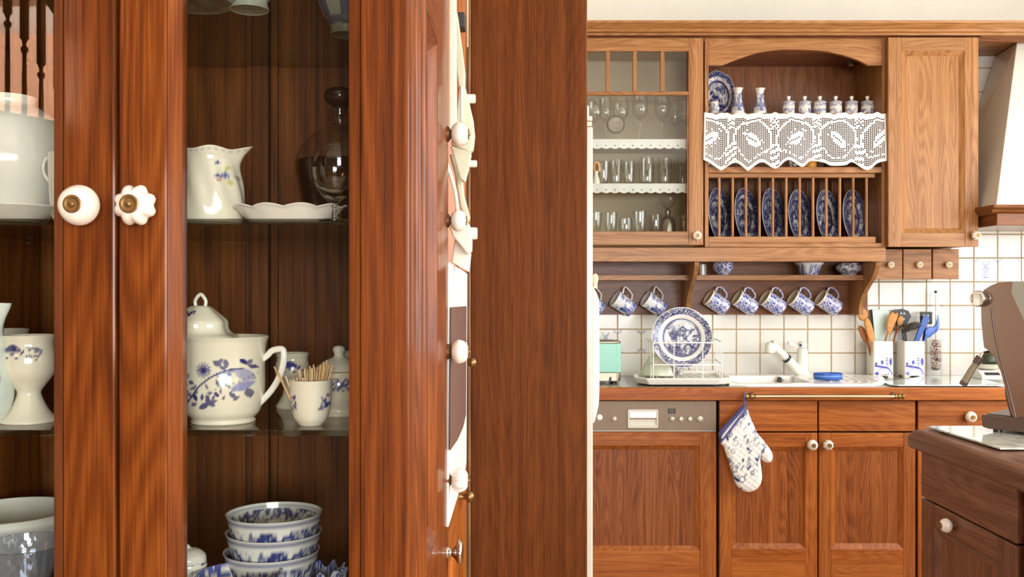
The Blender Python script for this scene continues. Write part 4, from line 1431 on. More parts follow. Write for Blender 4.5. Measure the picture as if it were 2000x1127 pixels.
for k in range(6):
    x = X(1610 + 18 * k, 4.12)
    sweep('rib', sk, [(x, 4.03, CT + 0.0105), (x + 0.03, 4.3, CT + 0.0105)], 0.0035, 0.004, M_SINK, 8)
lathe('overflow', sk, [(0.019, 0), (0.019, 0.004), (0.014, 0.006), (0.011, 0.003), (0, 0.003)], M_CHROME, 20, M=aim((X(1522, 4.3), SKY1 - 0.012, CT - 0.006), (0, -1, 0.1)))
lathe('overflow_slot', sk, [(0.010, 0), (0.010, 0.0045), (0, 0.0046)], M_BLACK, 16, M=aim((X(1522, 4.3), SKY1 - 0.0125, CT - 0.006), (0, -1, 0.1)))

df = 4.36
fa = thing('faucet', 'white pull-out faucet slanting up to the left behind the sink', 'faucet', (X(1567, df), df, CT + 0.011))
fy = df
A, B_ = P(1568, 738, fy), P(1519, 684, fy)
lathe('base', fa, cat([(0.034, 0), (0.033, 0.006), (0.026, 0.02), (0.0255, 0.07), (0.024, 0.11), (0.018, 0.122), (0, 0.124)], 4), M_PLAST, 28, M=Matrix.Translation((X(1567, fy), fy, CT + 0.0115)))
sweep('spout', fa, [P(1565, 730, fy - 0.01), P(1542, 706, fy - 0.03), P(1536, 700, fy - 0.034)], 0.021, 0.021, M_PLAST, 18)
sweep('collar', fa, [P(1538.5, 702, fy - 0.034), P(1535.5, 699, fy - 0.036)], 0.0215, 0.0215, M_BLACK, 18)
sweep('spray_arm', fa, cat([P(1536, 699.5, fy - 0.035), P(1520, 684, fy - 0.045), P(1510, 676, fy - 0.05), P(1505, 673, fy - 0.053)], 4), 0.02, 0.02, M_PLAST, 18, taper=lambda k: 0.82 + 0.3 * k)
hdm = aim(P(1503.5, 687, fy - 0.053), (0.1, 0.0, 1))
lathe('spray_head', fa, cat([(0.0, -0.004), (0.021, -0.004), (0.0235, 0.0), (0.024, 0.018), (0.022, 0.034), (0.012, 0.043), (0, 0.044)], 4), M_PLAST, 28, M=hdm)
lathe('spray_face', fa, [(0.0195, -0.0062), (0.0195, -0.0038), (0, -0.0038)][::-1] + [(0.0195, -0.0062), (0, -0.0062)], M_STEEL, 24, M=hdm)
lathe('lever_cap', fa, cat([(0.0195, 0), (0.021, 0.004), (0.02, 0.02), (0.013, 0.028), (0, 0.029)], 4), M_PLAST, 24, M=Matrix.Translation((X(1567, fy), fy, CT + 0.136)))
sweep('lever', fa, cat([P(1567, 678, fy), P(1556, 676, fy - 0.01), P(1546, 672, fy - 0.02), P(1540, 670, fy - 0.03)], 4), 0.007, 0.0045, M_PLAST, 10)
lathe('mark', fa, [(0.006, 0), (0.006, 0.0012), (0, 0.0012)], M_BLACK, 14, M=aim((X(1561, fy), fy - 0.021, CT + 0.148), (-0.1, -1, 0)))

bd = thing('blue_dish', 'shallow oval blue plastic dish on the sink drainer', 'dish', (X(1614, 4.12), 4.1, CT + 0.0146), local=True)
lathe('dish', bd, [(0, 0.0)] + cat([(0.058, 0.0), (0.061, 0.004), (0.062, 0.026), (0.061, 0.028)], 3) + [(0.058, 0.027), (0.056, 0.006), (0, 0.005)], M_BLUEP, 40, sx=1.0, sy=0.62)
lathe('band', bd, [(0.0625, 0.012), (0.0632, 0.013), (0.0632, 0.018), (0.0625, 0.019)], plain('blue_plastic_pale', lin(92, 138, 204), 0.35), 40, sx=1.0, sy=0.62)

# dish rack on its tray
dr = thing('dish_drainer', 'white dish rack of coated wire standing in a white drip tray', 'dish rack', (X(1325, 4.15), 4.12, CT), local=False)
tr0 = [(X(1262, 3.945), 3.93), (X(1405, 3.945), 3.93), (X(1428, 3.97), 3.96), (X(1428, 4.0), 4.02), (X(1408, 4.3), 4.32), (X(1254, 4.3), 4.32), (X(1238, 4.08), 4.1), (X(1239, 4.0), 4.0)]
cx_, cy_ = X(1325, 4.15), 4.12


def scaled(pts, k): return [(cx_ + (a - cx_) * k, cy_ + (b - cy_) * k) for a, b in pts]


V, Fc = [], []
lev = [(0.86, 0.006), (0.93, 0.008), (0.985, 0.026), (1.0, 0.033), (0.985, 0.036), (0.95, 0.034), (0.90, 0.018), (0.3, 0.016)]
for s, z in lev: V += [(a, b, CT + z) for a, b in scaled(tr0, s)]
for k in range(len(lev) - 1):
    for i in range(8): Fc.append((k * 8 + i, k * 8 + (i + 1) % 8, (k + 1) * 8 + (i + 1) % 8, (k + 1) * 8 + i))
Fc += [tuple(range(8))[::-1], tuple(range((len(lev) - 1) * 8, len(lev) * 8))]
add('tray', V, Fc, M_PLAST, dr, bevel=0.003)
for a, b in ((X(1275, 4.0), 4.0), (X(1395, 4.0), 4.0), (X(1275, 4.2), 4.24), (X(1380, 4.2), 4.24)):
    lathe('foot', dr, [(0, 0), (0.012, 0), (0.012, 0.0075), (0, 0.0075)], M_BLACK, 14, M=Matrix.Translation((a, b, CT)))
M_WIRE = plain('white_coated_wire', lin(240, 238, 228), 0.4)
x0, x1, x2 = X(1263, 4.27), X(1276, 3.99), X(1409, 4.0)
x3 = X(1398, 4.27)
yf_, yb_ = 3.99, 4.27
zt_, zm_, zl_ = Z(669, 4.0), Z(712, 4.0), CT + 0.024
fl, fr, bl, br_ = (x1, yf_), (x2, yf_), (x0, yb_), (x3, yb_)
for z in (zt_, zm_, zl_):
    sweep('wire_hoop', dr, [(*fl, z), (*fr, z), (*br_, z), (*bl, z)], 0.0028, 0.0028, M_WIRE, 8, closed=True)
for k in range(4):
    t = (0.0, 0.30, 0.72, 1.0)[k]
    for (a, b) in ((fl, fr), (bl, br_)):
        x = a[0] + (b[0] - a[0]) * t
        sweep('wire_post', dr, [(x, a[1], zl_ - 0.004), (x, a[1], zt_)], 0.0024, 0.0024, M_WIRE, 8)
for t in (0.35, 0.7):
    for a, b in ((fl, bl), (fr, br_)):
        x, y = a[0] + (b[0] - a[0]) * t, a[1] + (b[1] - a[1]) * t
        sweep('wire_post', dr, [(x, y, zl_ - 0.004), (x, y, zt_)], 0.0024, 0.0024, M_WIRE, 8)
for k in range(7):
    x = x1 + 0.03 + (x2 - x1 - 0.07) * k / 6
    sweep('wire_base', dr, [(x, yf_, zl_ + 0.003), (x - 0.005, yb_, zl_ + 0.003)], 0.002, 0.002, M_WIRE, 6)

Rp = 59.5 * 4.06 / F
V, Fc, c = plate_mesh('dinner_plate', Rp, 2, 1.0, nr=72, na=260)
dp = add('dinner_plate', V, Fc, M_PRINT, None, M=Matrix.Rotation(math.radians(-10), 4, 'X'), smooth=True, loc=(0, 0, 0), color=c)
dp.location = (X(1331.5, 4.06), 4.06, Z(659.5, 4.06))
tag(dp, 'large blue willow pattern plate drying upright in the wire rack', 'plate')
o = lathe('mixing_bowl', None, cat([(0, 0), (0.03, 0.0), (0.045, 0.01), (0.072, 0.05), (0.08, 0.09)], 4) + cat([(0.076, 0.09), (0.068, 0.052), (0.04, 0.014), (0, 0.008)], 3), plain('pale_green_enamel', lin(224, 224, 200), 0.3), 40, M=Matrix.Rotation(math.radians(180), 4, 'X'), loc=(0, 0, 0))
o.location = (X(1289, 4.17), 4.17, CT + 0.030 + 0.09)
tag(o, 'upturned pale bowl drying behind the plate', 'bowl')
o = porc('espresso_cup', cat([(0.0, 0), (0.026, 0.0), (0.032, 0.03), (0.033, 0.05)], 4) + [(0.03, 0.05), (0.028, 0.02), (0, 0.01)], (X(1322, 4.12), 4.13, CT + 0.030), 'small patterned cup drying under the plate', 'cup', lambda q: tint(calico(q['th'] * 4, q['z'] * 90, 1.0, 2), np.array(lin(90, 70, 110))))

# toaster
ts = thing('toaster', 'mint green toaster with a chrome top beside the refrigerator handle', 'toaster', (X(1150, 4.12), 4.12, CT))
tx0_, tx1_ = X(1080, 4.04), X(1214.5, 4.04)
ty0, ty1 = 4.04, 4.2
zt0, zt1 = Z(728, 4.04), Z(671, 4.04)
rp = rrect(tx0_, tx1_, ty0, ty1, 0.022, 5)
prism('shell', ts, rp, 'z', zt0, zt1, M_MINT, 0.004, seg=3)
prism('top_plate', ts, rrect(tx0_ + 0.002, tx1_ - 0.002, ty0 + 0.002, ty1 - 0.002, 0.022, 5), 'z', zt1 + 0.0002, zt1 + 0.009, M_STEEL, 0.003)
for y in (4.085, 4.135):
    box('slot', ts, tx0_ + 0.03, tx1_ - 0.03, y, y + 0.022, zt1 + 0.0085, zt1 + 0.0098, M_BLACK, 0)
prism('base', ts, rrect(tx0_ + 0.004, tx1_ - 0.004, ty0 + 0.004, ty1 - 0.004, 0.02, 5), 'z', CT + 0.012, zt0 - 0.0002, M_STEEL, 0.002)
for x in (tx0_ + 0.03, tx1_ - 0.03):
    for y in (ty0 + 0.03, ty1 - 0.03):
        lathe('foot', ts, [(0, 0), (0.011, 0), (0.011, 0.012), (0, 0.012)], M_BLACK, 14, M=Matrix.Translation((x, y, CT)))
sweep('lever', ts, [(X(1192, ty0), ty0 + 0.004, CT + 0.02), (X(1192, ty0), ty0 - 0.01, CT + 0.02)], 0.012, 0.004, M_BLACK, 12)


# utensil jars
def jar(px0, px1, label, seed):
    d0 = 4.32
    xa, xb_ = X(px0 + 17.5, d0), X(px1, d0)
    w = xb_ - xa
    zb, zt2 = CT, Z(666.5, d0)
    t = thing('utensil_jar', label, 'jar', ((xa + xb_) / 2, d0 + w / 2, CT), 'square utensil jars')
    o = rrect(xa, xb_, d0, d0 + w, 0.007, 3)
    n = len(o)
    cxx, cyy = (xa + xb_) / 2, d0 + w / 2
    sc = lambda k: [(cxx + (a - cxx) * k, cyy + (b - cyy) * k) for a, b in o]
    V, Fc = [], []
    for k, z in ((1.0, zb + 0.010), (1.0, zt2 - 0.002), (0.985, zt2), (0.93, zt2), (0.925, zb + 0.014), (0.0, zb + 0.013)):
        V += [(a, b, z) for a, b in sc(k)]
    for k in range(5):
        for i in range(n): Fc.append((k * n + i, k * n + (i + 1) % n, (k + 1) * n + (i + 1) % n, (k + 1) * n + i))
    Fc.append(tuple(range(n))[::-1])
    add('body', V, Fc, plain('jar_glaze', lin(238, 232, 220), 0.18, coat=0.4), t, smooth=True, auto=35)
    # four corner feet with arched gaps between
    for a in (xa, xb_):
        for b in (d0, d0 + w):
            s, q = (1 if a == xa else -1), (1 if b == d0 else -1)
            pts = [(a, b), (a + s * 0.024, b), (a + s * 0.016, b + q * 0.016), (a, b + q * 0.024)]
            prism('foot', t, pts, 'z', zb, zb + 0.0102, M_WHITE, 0.001)
    # printed front
    nu, nv = 70, 90
    u = np.linspace(0, 1, nu + 1)
    v = np.linspace(0, 1, nv + 1)
    U, Vv = np.meshgrid(u, v, indexing='ij')
    U, Vv = U.ravel(), Vv.ravel()
    pp = np.stack([xa + 0.006 + U * (w - 0.012), np.full_like(U, d0 - 0.0004), zb + 0.012 + Vv * (zt2 - zb - 0.02)], 1)
    a, b = U, Vv
    m = stroke(a, b, cat([(0.0, 0.29), (0.2, 0.28), (0.5, 0.25), (0.75, 0.22), (0.9, 0.14), (1.0, 0.02)], 4), 0.055) * (0.55 + 0.6 * fbm(a * 14, b * 14, seed))
    m = np.maximum(m, 0.4 * leaf(a, b, 0.5, 0.15, 1.3, 0.3, -8) * st(0.4, 0.6, fbm(a * 9, b * 12, seed + 4)))
    for x, y, ww, hh_ in ((0.08, 0.36, 0.14, 0.1), (0.42, 0.4, 0.15, 0.15), (0.92, 0.42, 0.16, 0.26), (0.12, 0.06, 0.24, 0.13)):
        m = np.maximum(m, 0.85 * leaf(a, b, x, y, hh_, ww, 90) * (0.6 + 0.6 * fbm(a * 20, b * 20, seed + 1)))
    m = np.maximum(m, 0.7 * stroke(a, b, [(0.7, 0.28), (0.7, 0.58)], 0.028))
    for y in (0.36, 0.46, 0.52): m = np.maximum(m, 0.6 * stroke(a, b, [(0.6, y), (0.8, y)], 0.02))
    for x, y in ((0.3, 0.62), (0.42, 0.64), (0.55, 0.6)): m = np.maximum(m, 0.5 * stroke(a, b, [(x - 0.06, y), (x, y - 0.015), (x + 0.06, y)], 0.012))
    Fq = [(i * (nv + 1) + j, (i + 1) * (nv + 1) + j, (i + 1) * (nv + 1) + j + 1, i * (nv + 1) + j + 1) for i in range(nu) for j in range(nv)]
    add('printed_front', pp, Fq, M_PRINT, t, color=tint(m * 1.3, np.array(lin(52, 60, 170)), np.array(lin(236, 230, 222))), smooth=True)
    return (xa + xb_) / 2, d0 + w / 2, zt2


j1 = jar(1688.5, 1745, 'white square jar with a blue landscape, holding wooden spoons', 3)
j2 = jar(1749, 1806.5, 'white square jar with a blue landscape, holding black and blue tools', 9)


def tool_stick(t, name, pts, d, ra, rb, mat, taper=None, dy=0.0):
    p = [P(a, b, d + dy * k) for k, (a, b) in enumerate(pts)]
    return sweep(name, t, cat([tuple(q) for q in p], 4), ra, rb, mat, 10, taper=taper)


def head(t, name, pts_px, d, T, mat, dy=0.0, plane_tilt=0.0):
    o = polar(cat(pts_px, 4, True), d)
    return puffy(name, t, o, 0.0028, T, 0.012, mat, y=d + dy)


dj = 4.36
t = thing('wooden_spoon', 'round-headed pale wooden spoon sticking up highest at the left jar edge', 'spoon', P(1700, 735, dj), 'wooden tools')
tool_stick(t, 'handle', [(1712, 725), (1706, 690), (1697, 640), (1691, 624)], dj + 0.02, 0.0055, 0.0055, M_SPOON)
head(t, 'spoon_head', [(1675, 616), (1677, 606), (1685, 602), (1693, 607), (1695, 617), (1689, 626), (1680, 625)], dj + 0.02, 0.006, M_SPOON)
t = thing('wooden_spoon', 'honey wooden spoon with a long oval head in front in the left jar', 'spoon', P(1704, 735, dj - 0.03), 'wooden tools')
tool_stick(t, 'handle', [(1710, 725), (1706, 690), (1704, 664)], dj - 0.025, 0.006, 0.005, M_SPOON)
head(t, 'spoon_head', [(1688, 634), (1689, 624), (1694, 621), (1701, 630), (1707, 650), (1709, 668), (1703, 674), (1696, 662)], dj - 0.025, 0.006, M_SPOON)
t = thing('wooden_spoon', 'brown wooden spoon leaning lowest to the left in the left jar', 'spoon', P(1700, 735, dj), 'wooden tools')
tool_stick(t, 'handle', [(1712, 724), (1700, 690), (1694, 668)], dj - 0.002, 0.006, 0.005, M_SPOOND)
head(t, 'spoon_head', [(1676, 641), (1681, 636), (1689, 643), (1695, 658), (1696, 670), (1690, 670), (1682, 658)], dj - 0.002, 0.005, M_SPOOND)
t = thing('spatula', 'dark brown spatula between the wooden spoons and the pale turner', 'spatula', P(1708, 735, dj + 0.03), 'tools in the left jar')
prism('blade', t, polar([(1697, 606), (1703, 604), (1708, 640), (1710, 672), (1704, 672)], dj + 0.045), 'y', dj + 0.045, dj + 0.05, plain('dark_bakelite', lin(84, 56, 44), 0.4), 0.001)
sweep('handle', t, [P(1707, 672, dj + 0.047), P(1712, 725, dj + 0.047)], 0.006, 0.004, M_BLACK, 8)
t = thing('silicone_turner', 'wide pale mint silicone turner at the back of the left jar', 'turner', P(1718, 735, dj + 0.03), 'tools in the left jar')
prism('blade', t, polar([(1703, 606), (1710, 604), (1736, 607), (1738, 640), (1733, 670), (1709, 672)], dj + 0.036), 'y', dj + 0.032, dj + 0.037, M_PALE, 0.0015)
sweep('handle', t, [P(1720, 671, dj + 0.034), P(1718, 725, dj + 0.034)], 0.007, 0.004, M_PALE, 8)
t = thing('wooden_fork', 'notched wooden salad fork leaning right in the left jar', 'fork', P(1722, 735, dj), 'wooden tools')
tool_stick(t, 'handle', [(1716, 722), (1723, 690), (1730, 664), (1735, 648)], dj, 0.0065, 0.005, M_SPOON)
head(t, 'fork_head', [(1734, 652), (1731, 640), (1733, 624), (1738, 612), (1744, 609), (1747, 613), (1751, 610), (1754, 615), (1751, 626), (1745, 640), (1740, 652)], dj, 0.0055, M_SPOON)
t = thing('wooden_spoon', 'small wooden spoon tipped over between the two jars', 'spoon', P(1735, 735, dj + 0.015), 'wooden tools')
tool_stick(t, 'handle', [(1728, 722), (1738, 690), (1750, 650), (1756, 634)], dj + 0.03, 0.005, 0.004, M_SPOOND)
head(t, 'spoon_head', [(1752, 634), (1753, 622), (1758, 616), (1764, 620), (1764, 630), (1759, 637)], dj + 0.03, 0.005, M_SPOON)
# tools in the right jar
t = thing('slotted_turner', 'black slotted turner behind the ladle in the right jar', 'turner', P(1770, 735, dj + 0.04), 'black kitchen tools')
q = polar([(1738, 614), (1744, 606), (1762, 603), (1775, 607), (1780, 618), (1770, 636), (1756, 641), (1748, 632)], dj + 0.05)
prism('blade', t, q, 'y', dj + 0.05, dj + 0.054, M_BLACK, 0.0015)
for a, b in ((1760, 612), (1766, 612.5), (1758, 624), (1765, 623)):
    lathe('slot', t, [(0.0045, 0), (0.0045, 0.0012), (0, 0.0013)], plain('slot_light', lin(206, 202, 196), 0.5), 12, M=aim(P(a, b, dj + 0.0499), (0, -1, 0)))
sweep('handle', t, [P(1766, 636, dj + 0.052), P(1776, 725, dj + 0.03)], 0.006, 0.004, M_BLACK, 8)
t = thing('ladle', 'black ladle with a broad bowl in the right jar', 'ladle', P(1772, 735, dj), 'black kitchen tools')
lb = aim(P(1778, 636, dj - 0.02), (0.36, -0.25, -0.9)) @ Matrix.Scale(1.0, 4)
lathe('ladle_bowl', t, cat([(0.0, 0.0), (0.02, -0.0025), (0.04, -0.012 + 0.012), (0.05, 0.022)], 4)[:1] + cat([(0.0, -0.012), (0.022, -0.009), (0.038, 0.002), (0.046, 0.02)], 5) + cat([(0.043, 0.02), (0.035, 0.004), (0.02, -0.005), (0, -0.008)], 4), plain('black_nylon', lin(66, 64, 64), 0.4), 32, M=lb)
tool_stick(t, 'handle', [(1772, 725), (1769, 690), (1766, 660), (1762, 644)], dj - 0.012, 0.008, 0.005, M_BLACK)
t = thing('tongs', 'bright blue plastic tongs slanting right in the right jar', 'tongs', P(1790, 735, dj), 'blue kitchen tools')
for s in (0.0, 0.018):
    prism('arm', t, polar([(1784, 668), (1801, 622), (1808, 615), (1815, 618), (1812, 630), (1793, 668)], dj + s), 'y', dj + s - 0.006, dj + s + 0.004, M_BLUEP, 0.002)
sweep('tail', t, [P(1789, 668, dj + 0.008), P(1782, 725, dj + 0.008)], 0.008, 0.006, M_BLUEP, 8)
t = thing('potato_masher', 'black square-framed masher at the back of the right jar', 'masher', P(1795, 735, dj + 0.03), 'black kitchen tools')
ring('frame', t, polar([(1798, 609), (1821, 609), (1821, 633), (1798, 633)], dj + 0.03), polar([(1803, 615), (1816, 615), (1816, 629), (1803, 629)], dj + 0.03), dj + 0.03, dj + 0.038, M_BLACK, flat='y')
sweep('handle', t, [P(1808, 633, dj + 0.034), P(1793, 725, dj + 0.03)], 0.005, 0.004, M_BLACK, 8)
t = thing('fish_slice', 'clear blue curved spatula leaning far right out of the right jar', 'spatula', P(1800, 735, dj), 'blue kitchen tools')
M_BLUEC = plain('blue_clear_plastic', lin(74, 108, 190), 0.25)
head(t, 'blade', [(1806, 652), (1810, 640), (1822, 638), (1829, 628), (1831, 614), (1835, 625), (1834, 642), (1824, 652), (1812, 660)], dj + 0.01, 0.004, M_BLUEC)
sweep('handle', t, [P(1809, 654, dj + 0.01), P(1788, 725, dj + 0.01)], 0.006, 0.004, M_BLUEC, 8)

# peppercorn cylinder
pm = thing('pepper_mill', 'tall clear acrylic mill part filled with red and black peppercorns', 'pepper mill', P(1828, 735, 4.39), local=False)
pd = 4.39
xm = X(1827.5, pd)
M_ACR = glass('acrylic', (0.97, 0.975, 0.975), 1.4, gain=0.8)
MT = Matrix.Translation((xm, pd, CT))
zc0, zc1 = Z(722, pd) - CT, Z(571, pd) - CT
lathe('cylinder', pm, [(0, 0.0), (0.031, 0.0), (0.031, 0.004), (0.0285, 0.01), (0.0285, zc1), (0.0262, zc1), (0.0262, 0.03), (0, 0.03)], M_ACR, 32, M=MT)
sweep('spindle', pm, [(xm, pd, CT + 0.03), (xm, pd, CT + zc1 - 0.004)], 0.002, 0.002, M_STEEL, 8)
lathe('spindle_nut', pm, cat([(0, 0), (0.006, 0.002), (0.006, 0.01), (0, 0.013)], 3), M_BLACK, 12, M=Matrix.Translation((xm, pd, CT + zc1 - 0.004)))
lathe('grinder', pm, cat([(0, 0.031), (0.012, 0.031), (0.018, 0.036), (0.02, 0.044), (0.006, 0.046), (0, 0.046)], 3), M_STEEL, 20, M=MT)
V, Fc, Cc = [], [], []
ico = [(0, 0, 1), (0.894, 0, 0.447), (0.276, 0.851, 0.447), (-0.724, 0.526, 0.447), (-0.724, -0.526, 0.447), (0.276, -0.851, 0.447), (0.724, 0.526, -0.447), (-0.276, 0.851, -0.447), (-0.894, 0, -0.447), (-0.276, -0.851, -0.447), (0.724, -0.526, -0.447), (0, 0, -1)]
icf = [(0, 1, 2), (0, 2, 3), (0, 3, 4), (0, 4, 5), (0, 5, 1), (1, 6, 2), (2, 7, 3), (3, 8, 4), (4, 9, 5), (5, 10, 1), (6, 7, 2), (7, 8, 3), (8, 9, 4), (9, 10, 5), (10, 6, 1), (11, 7, 6), (11, 8, 7), (11, 9, 8), (11, 10, 9), (11, 6, 10)]
for k in range(420):
    a, r = RND.uniform(0, 2 * PI), 0.0225 * math.sqrt(RND.uniform(0.03, 1))
    z = CT + 0.048 + RND.uniform(0, 1) * (Z(663, pd) - CT - 0.05)
    cc = RND.choice([lin(150, 44, 36), lin(120, 40, 36), lin(54, 36, 30), lin(200, 130, 120), lin(206, 178, 150)])
    b = len(V)
    V += [(xm + r * math.cos(a) + 0.0024 * x, pd + r * math.sin(a) + 0.0024 * y, z + 0.0024 * q) for x, y, q in ico]
    Fc += [tuple(b + i for i in f) for f in icf]
    Cc += [cc] * 12
tag(add('peppercorns', V, Fc, M_PRINT, pm, color=np.array(Cc), smooth=True), kind='stuff')

# pale glass board lying on the right of the worktop, kitchen scale with a dark fruit
cb = thing('glass_board', 'pale glass protection board lying on the far worktop under the jars', 'board', (2.0, 4.1, CT), local=False)
prism('plate', cb, [(X(1752, 3.93), 3.915), (X(1962, 3.93), 3.915), (2.09, 4.33), (X(1815, 4.33), 4.33), (X(1726, 4.06), 4.06), (X(1736, 3.95), 3.945)], 'z', CT + 0.0045, CT + 0.0095, plain('frosted_board', lin(222, 232, 226), 0.12, coat=0.5), 0.001)
for a, b in ((1.68, 3.96), (2.02, 3.96), (2.02, 4.28), (1.72, 4.2)):
    lathe('foot', cb, [(0, 0), (0.008, 0), (0.008, 0.0043), (0, 0.0043)], M_BLACK, 12, M=Matrix.Translation((a, b, CT)))
ds = 4.2
ks = thing('kitchen_scale', 'small white kitchen scale with a round dish behind the coffee machine', 'scale', (X(1930, ds), ds, CT + 0.01), local=False)
zb = CT + 0.0098
prism('body', ks, [(ds - 0.055, zb), (ds + 0.07, zb), (ds + 0.07, zb + 0.04), (ds - 0.02, zb + 0.036), (ds - 0.055, zb + 0.016)], 'x', X(1906, ds), X(1950, ds), M_PLAST, 0.003)
prism('display', ks, [(ds - 0.0525, zb + 0.0185), (ds - 0.036, zb + 0.0278), (ds - 0.037, zb + 0.0298), (ds - 0.0535, zb + 0.0205)], 'x', X(1914, ds), X(1942, ds), M_BLACK, 0.0004)
lathe('dish', ks, [(0, 0.0)] + cat([(0.03, 0.0), (0.045, 0.006), (0.052, 0.018), (0.056, 0.024)], 4) + cat([(0.053, 0.0245), (0.046, 0.016), (0.03, 0.008), (0, 0.006)], 4), M_APPL, 36, M=Matrix.Translation((X(1929, ds + 0.02), ds + 0.02, zb + 0.0395)))
fr_ = lathe('avocado', None, cat([(0, 0), (0.016, 0.003), (0.0335, 0.022), (0.034, 0.04), (0.026, 0.058), (0.012, 0.068), (0, 0.07)], 5), plain('dark_rind', lin(58, 66, 46), 0.35, grain=0.3, gscale=120, bump=0.3), 36, loc=(0, 0, 0))
fr_.location = (X(1933, ds + 0.02), ds + 0.02, zb + 0.0465)
tag(fr_, 'dark green rounded fruit resting in the dish of the white scale', 'fruit')

# ------------------------------------------------------------------ oven mitt on the towel rail
cp = lambda a, b: (1380 + a / 4.333, 740 + b / 4.333)
dmt = 3.832
body = [(345, 262), (372, 320), (408, 400), (440, 468), (478, 512), (515, 560), (548, 606), (566, 655), (556, 700), (522, 716), (484, 700), (462, 680), (466, 730), (474, 790), (478, 840), (468, 890), (440, 935), (400, 960), (355, 966), (308, 950), (268, 918), (242, 870), (222, 805), (198, 730), (170, 640), (145, 575), (128, 535), (230, 410)]
mt_ = thing('oven_mitt', 'quilted oven mitt printed with blue kitchen motifs hanging from the brass rail', 'oven mitt', P(1456, 775, dmt), local=False)


def mitt_paint(V):
    u = 1000 + V[:, 0] * F / dmt
    v = 563.5 - (V[:, 2] - CZ) * F / dmt
    a = math.radians(24)
    p, q = (u - 1440) * math.cos(a) + (v - 860) * math.sin(a), -(u - 1440) * math.sin(a) + (v - 860) * math.cos(a)
    r = random.Random(5)
    m = np.zeros(len(u))
    for k in range(210):
        cx, cy = r.uniform(-50, 60), r.uniform(-95, 105)
        kind = r.random()
        if kind < 0.4:
            m = np.maximum(m, leaf(p, q, cx, cy, r.uniform(7, 15), r.uniform(3, 6), r.choice([80, 95, 60, 20, 110])) * r.uniform(0.45, 1))
        elif kind < 0.7:
            s = r.uniform(5, 11)
            m = np.maximum(m, stroke(p, q, [(cx, cy), (cx + r.uniform(-3, 3), cy + s)], 1.5) * r.uniform(0.4, 0.9))
        else:
            rr = np.hypot(p - cx, (q - cy) * 0.8)
            R = r.uniform(2.5, 5)
            m = np.maximum(m, (1 - st(0.5, 1.3, np.abs(rr - R))) * r.uniform(0.4, 0.8))
    return tint(m, np.array(lin(46, 58, 108)), np.array(lin(238, 234, 226)))


M_CLOTH = printed('cotton_print', 0.9, 0.0)
quilt = lambda q: -0.0022 * np.abs(np.sin((q[:, 0] * 0.8 + q[:, 1]) * 130) * np.sin((q[:, 0] - q[:, 1] * 0.5) * 130)) ** 0.5 - 0.006 * np.cos((q[:, 1] - Z(870, dmt)) * 9)
oline = polar(cat([cp(a, b) for a, b in body], 3, True), dmt)
puffy('mitt', mt_, oline, 0.0022, 0.017, 0.03, M_CLOTH, y=dmt + 0.018, paint=mitt_paint, bulge=quilt)
M_NAVYC = plain('navy_trim', lin(84, 84, 132), 0.9, grain=0.15, gscale=200)
cuff = [(325, 226), (346, 262), (336, 290), (240, 410), (134, 542), (118, 520), (104, 470), (150, 400), (230, 315), (290, 248)]
puffy('cuff', mt_, polar(cat([cp(a, b) for a, b in cuff], 3, True), dmt), 0.0022, 0.0215, 0.02, M_NAVYC, y=dmt + 0.016)
lin_ = [(300, 275), (316, 262), (240, 360), (150, 480), (124, 505), (128, 480), (190, 400)]
puffy('cuff_stripe', mt_, polar(cat([cp(a, b) for a, b in lin_], 3, True), dmt), 0.0018, 0.003, 0.008, plain('pale_trim', lin(214, 208, 206), 0.9), y=dmt - 0.0045)
sweep('loop', mt_, cat([P(*cp(322, 232), dmt + 0.012), P(*cp(318, 190), dmt - 0.005), P(*cp(318, 150), dmt - 0.006), P(*cp(330, 118), dmt + 0.012), P(*cp(338, 140), dmt + 0.034), P(*cp(336, 190), dmt + 0.03), P(*cp(332, 236), dmt + 0.016)], 4), 0.005, 0.0018, M_NAVYC, 8)

# ------------------------------------------------------------------ on the island: marbled board and coffee machine
ib = thing('marbled_board', 'mottled pale green glass board on the dark island top', 'board', (1.45, 2.5, CT), local=False)
zB = CT + 0.009


def marble(name):
    m, nt, b = mat_new(name)
    tc = N(nt, 'ShaderNodeTexCoord')
    n1 = N(nt, 'ShaderNodeTexNoise')
    n1.inputs['Scale'].default_value = 14
    n1.inputs['Detail'].default_value = 6
    n1.inputs['Distortion'].default_value = 1.2
    nt.links.new(tc.outputs['Object'], n1.inputs['Vector'])
    r = ramp(nt, [(0.3, lin(150, 150, 132)), (0.5, lin(206, 206, 192)), (0.7, lin(226, 228, 218))])
    nt.links.new(n1.outputs['Fac'], r.inputs['Fac'])
    nt.links.new(r.outputs['Color'], b.inputs['Base Color'])
    b.inputs['Roughness'].default_value = 0.12
    b.inputs['Coat Weight'].default_value = 0.5
    return m


prism('plate', ib, [(1.222, 2.372), (1.78, 2.372), (1.78, 2.755), (1.205, 2.755)], 'z', CT + 0.004, zB, marble('marbled_glass'), 0.0015)
for a, b in ((1.25, 2.40), (1.74, 2.40), (1.74, 2.72), (1.24, 2.72)):
    lathe('foot', ib, [(0, 0), (0.009, 0), (0.009, 0.0039), (0, 0.0039)], M_BLACK, 12, M=Matrix.Translation((a, b, CT)))

CA = math.radians(48)                       # the machine stands askew: its side faces the camera's left
c0 = Vector((X(1920, 2.66), 2.66, zB))
cmh = thing('coffee_machine', 'brushed steel espresso machine with a portafilter standing on the marbled board', 'coffee machine', c0, local=True, rz=-CA)
eu, ew = Vector((math.cos(CA), -math.sin(CA), 0)), Vector((math.sin(CA), math.cos(CA), 0))


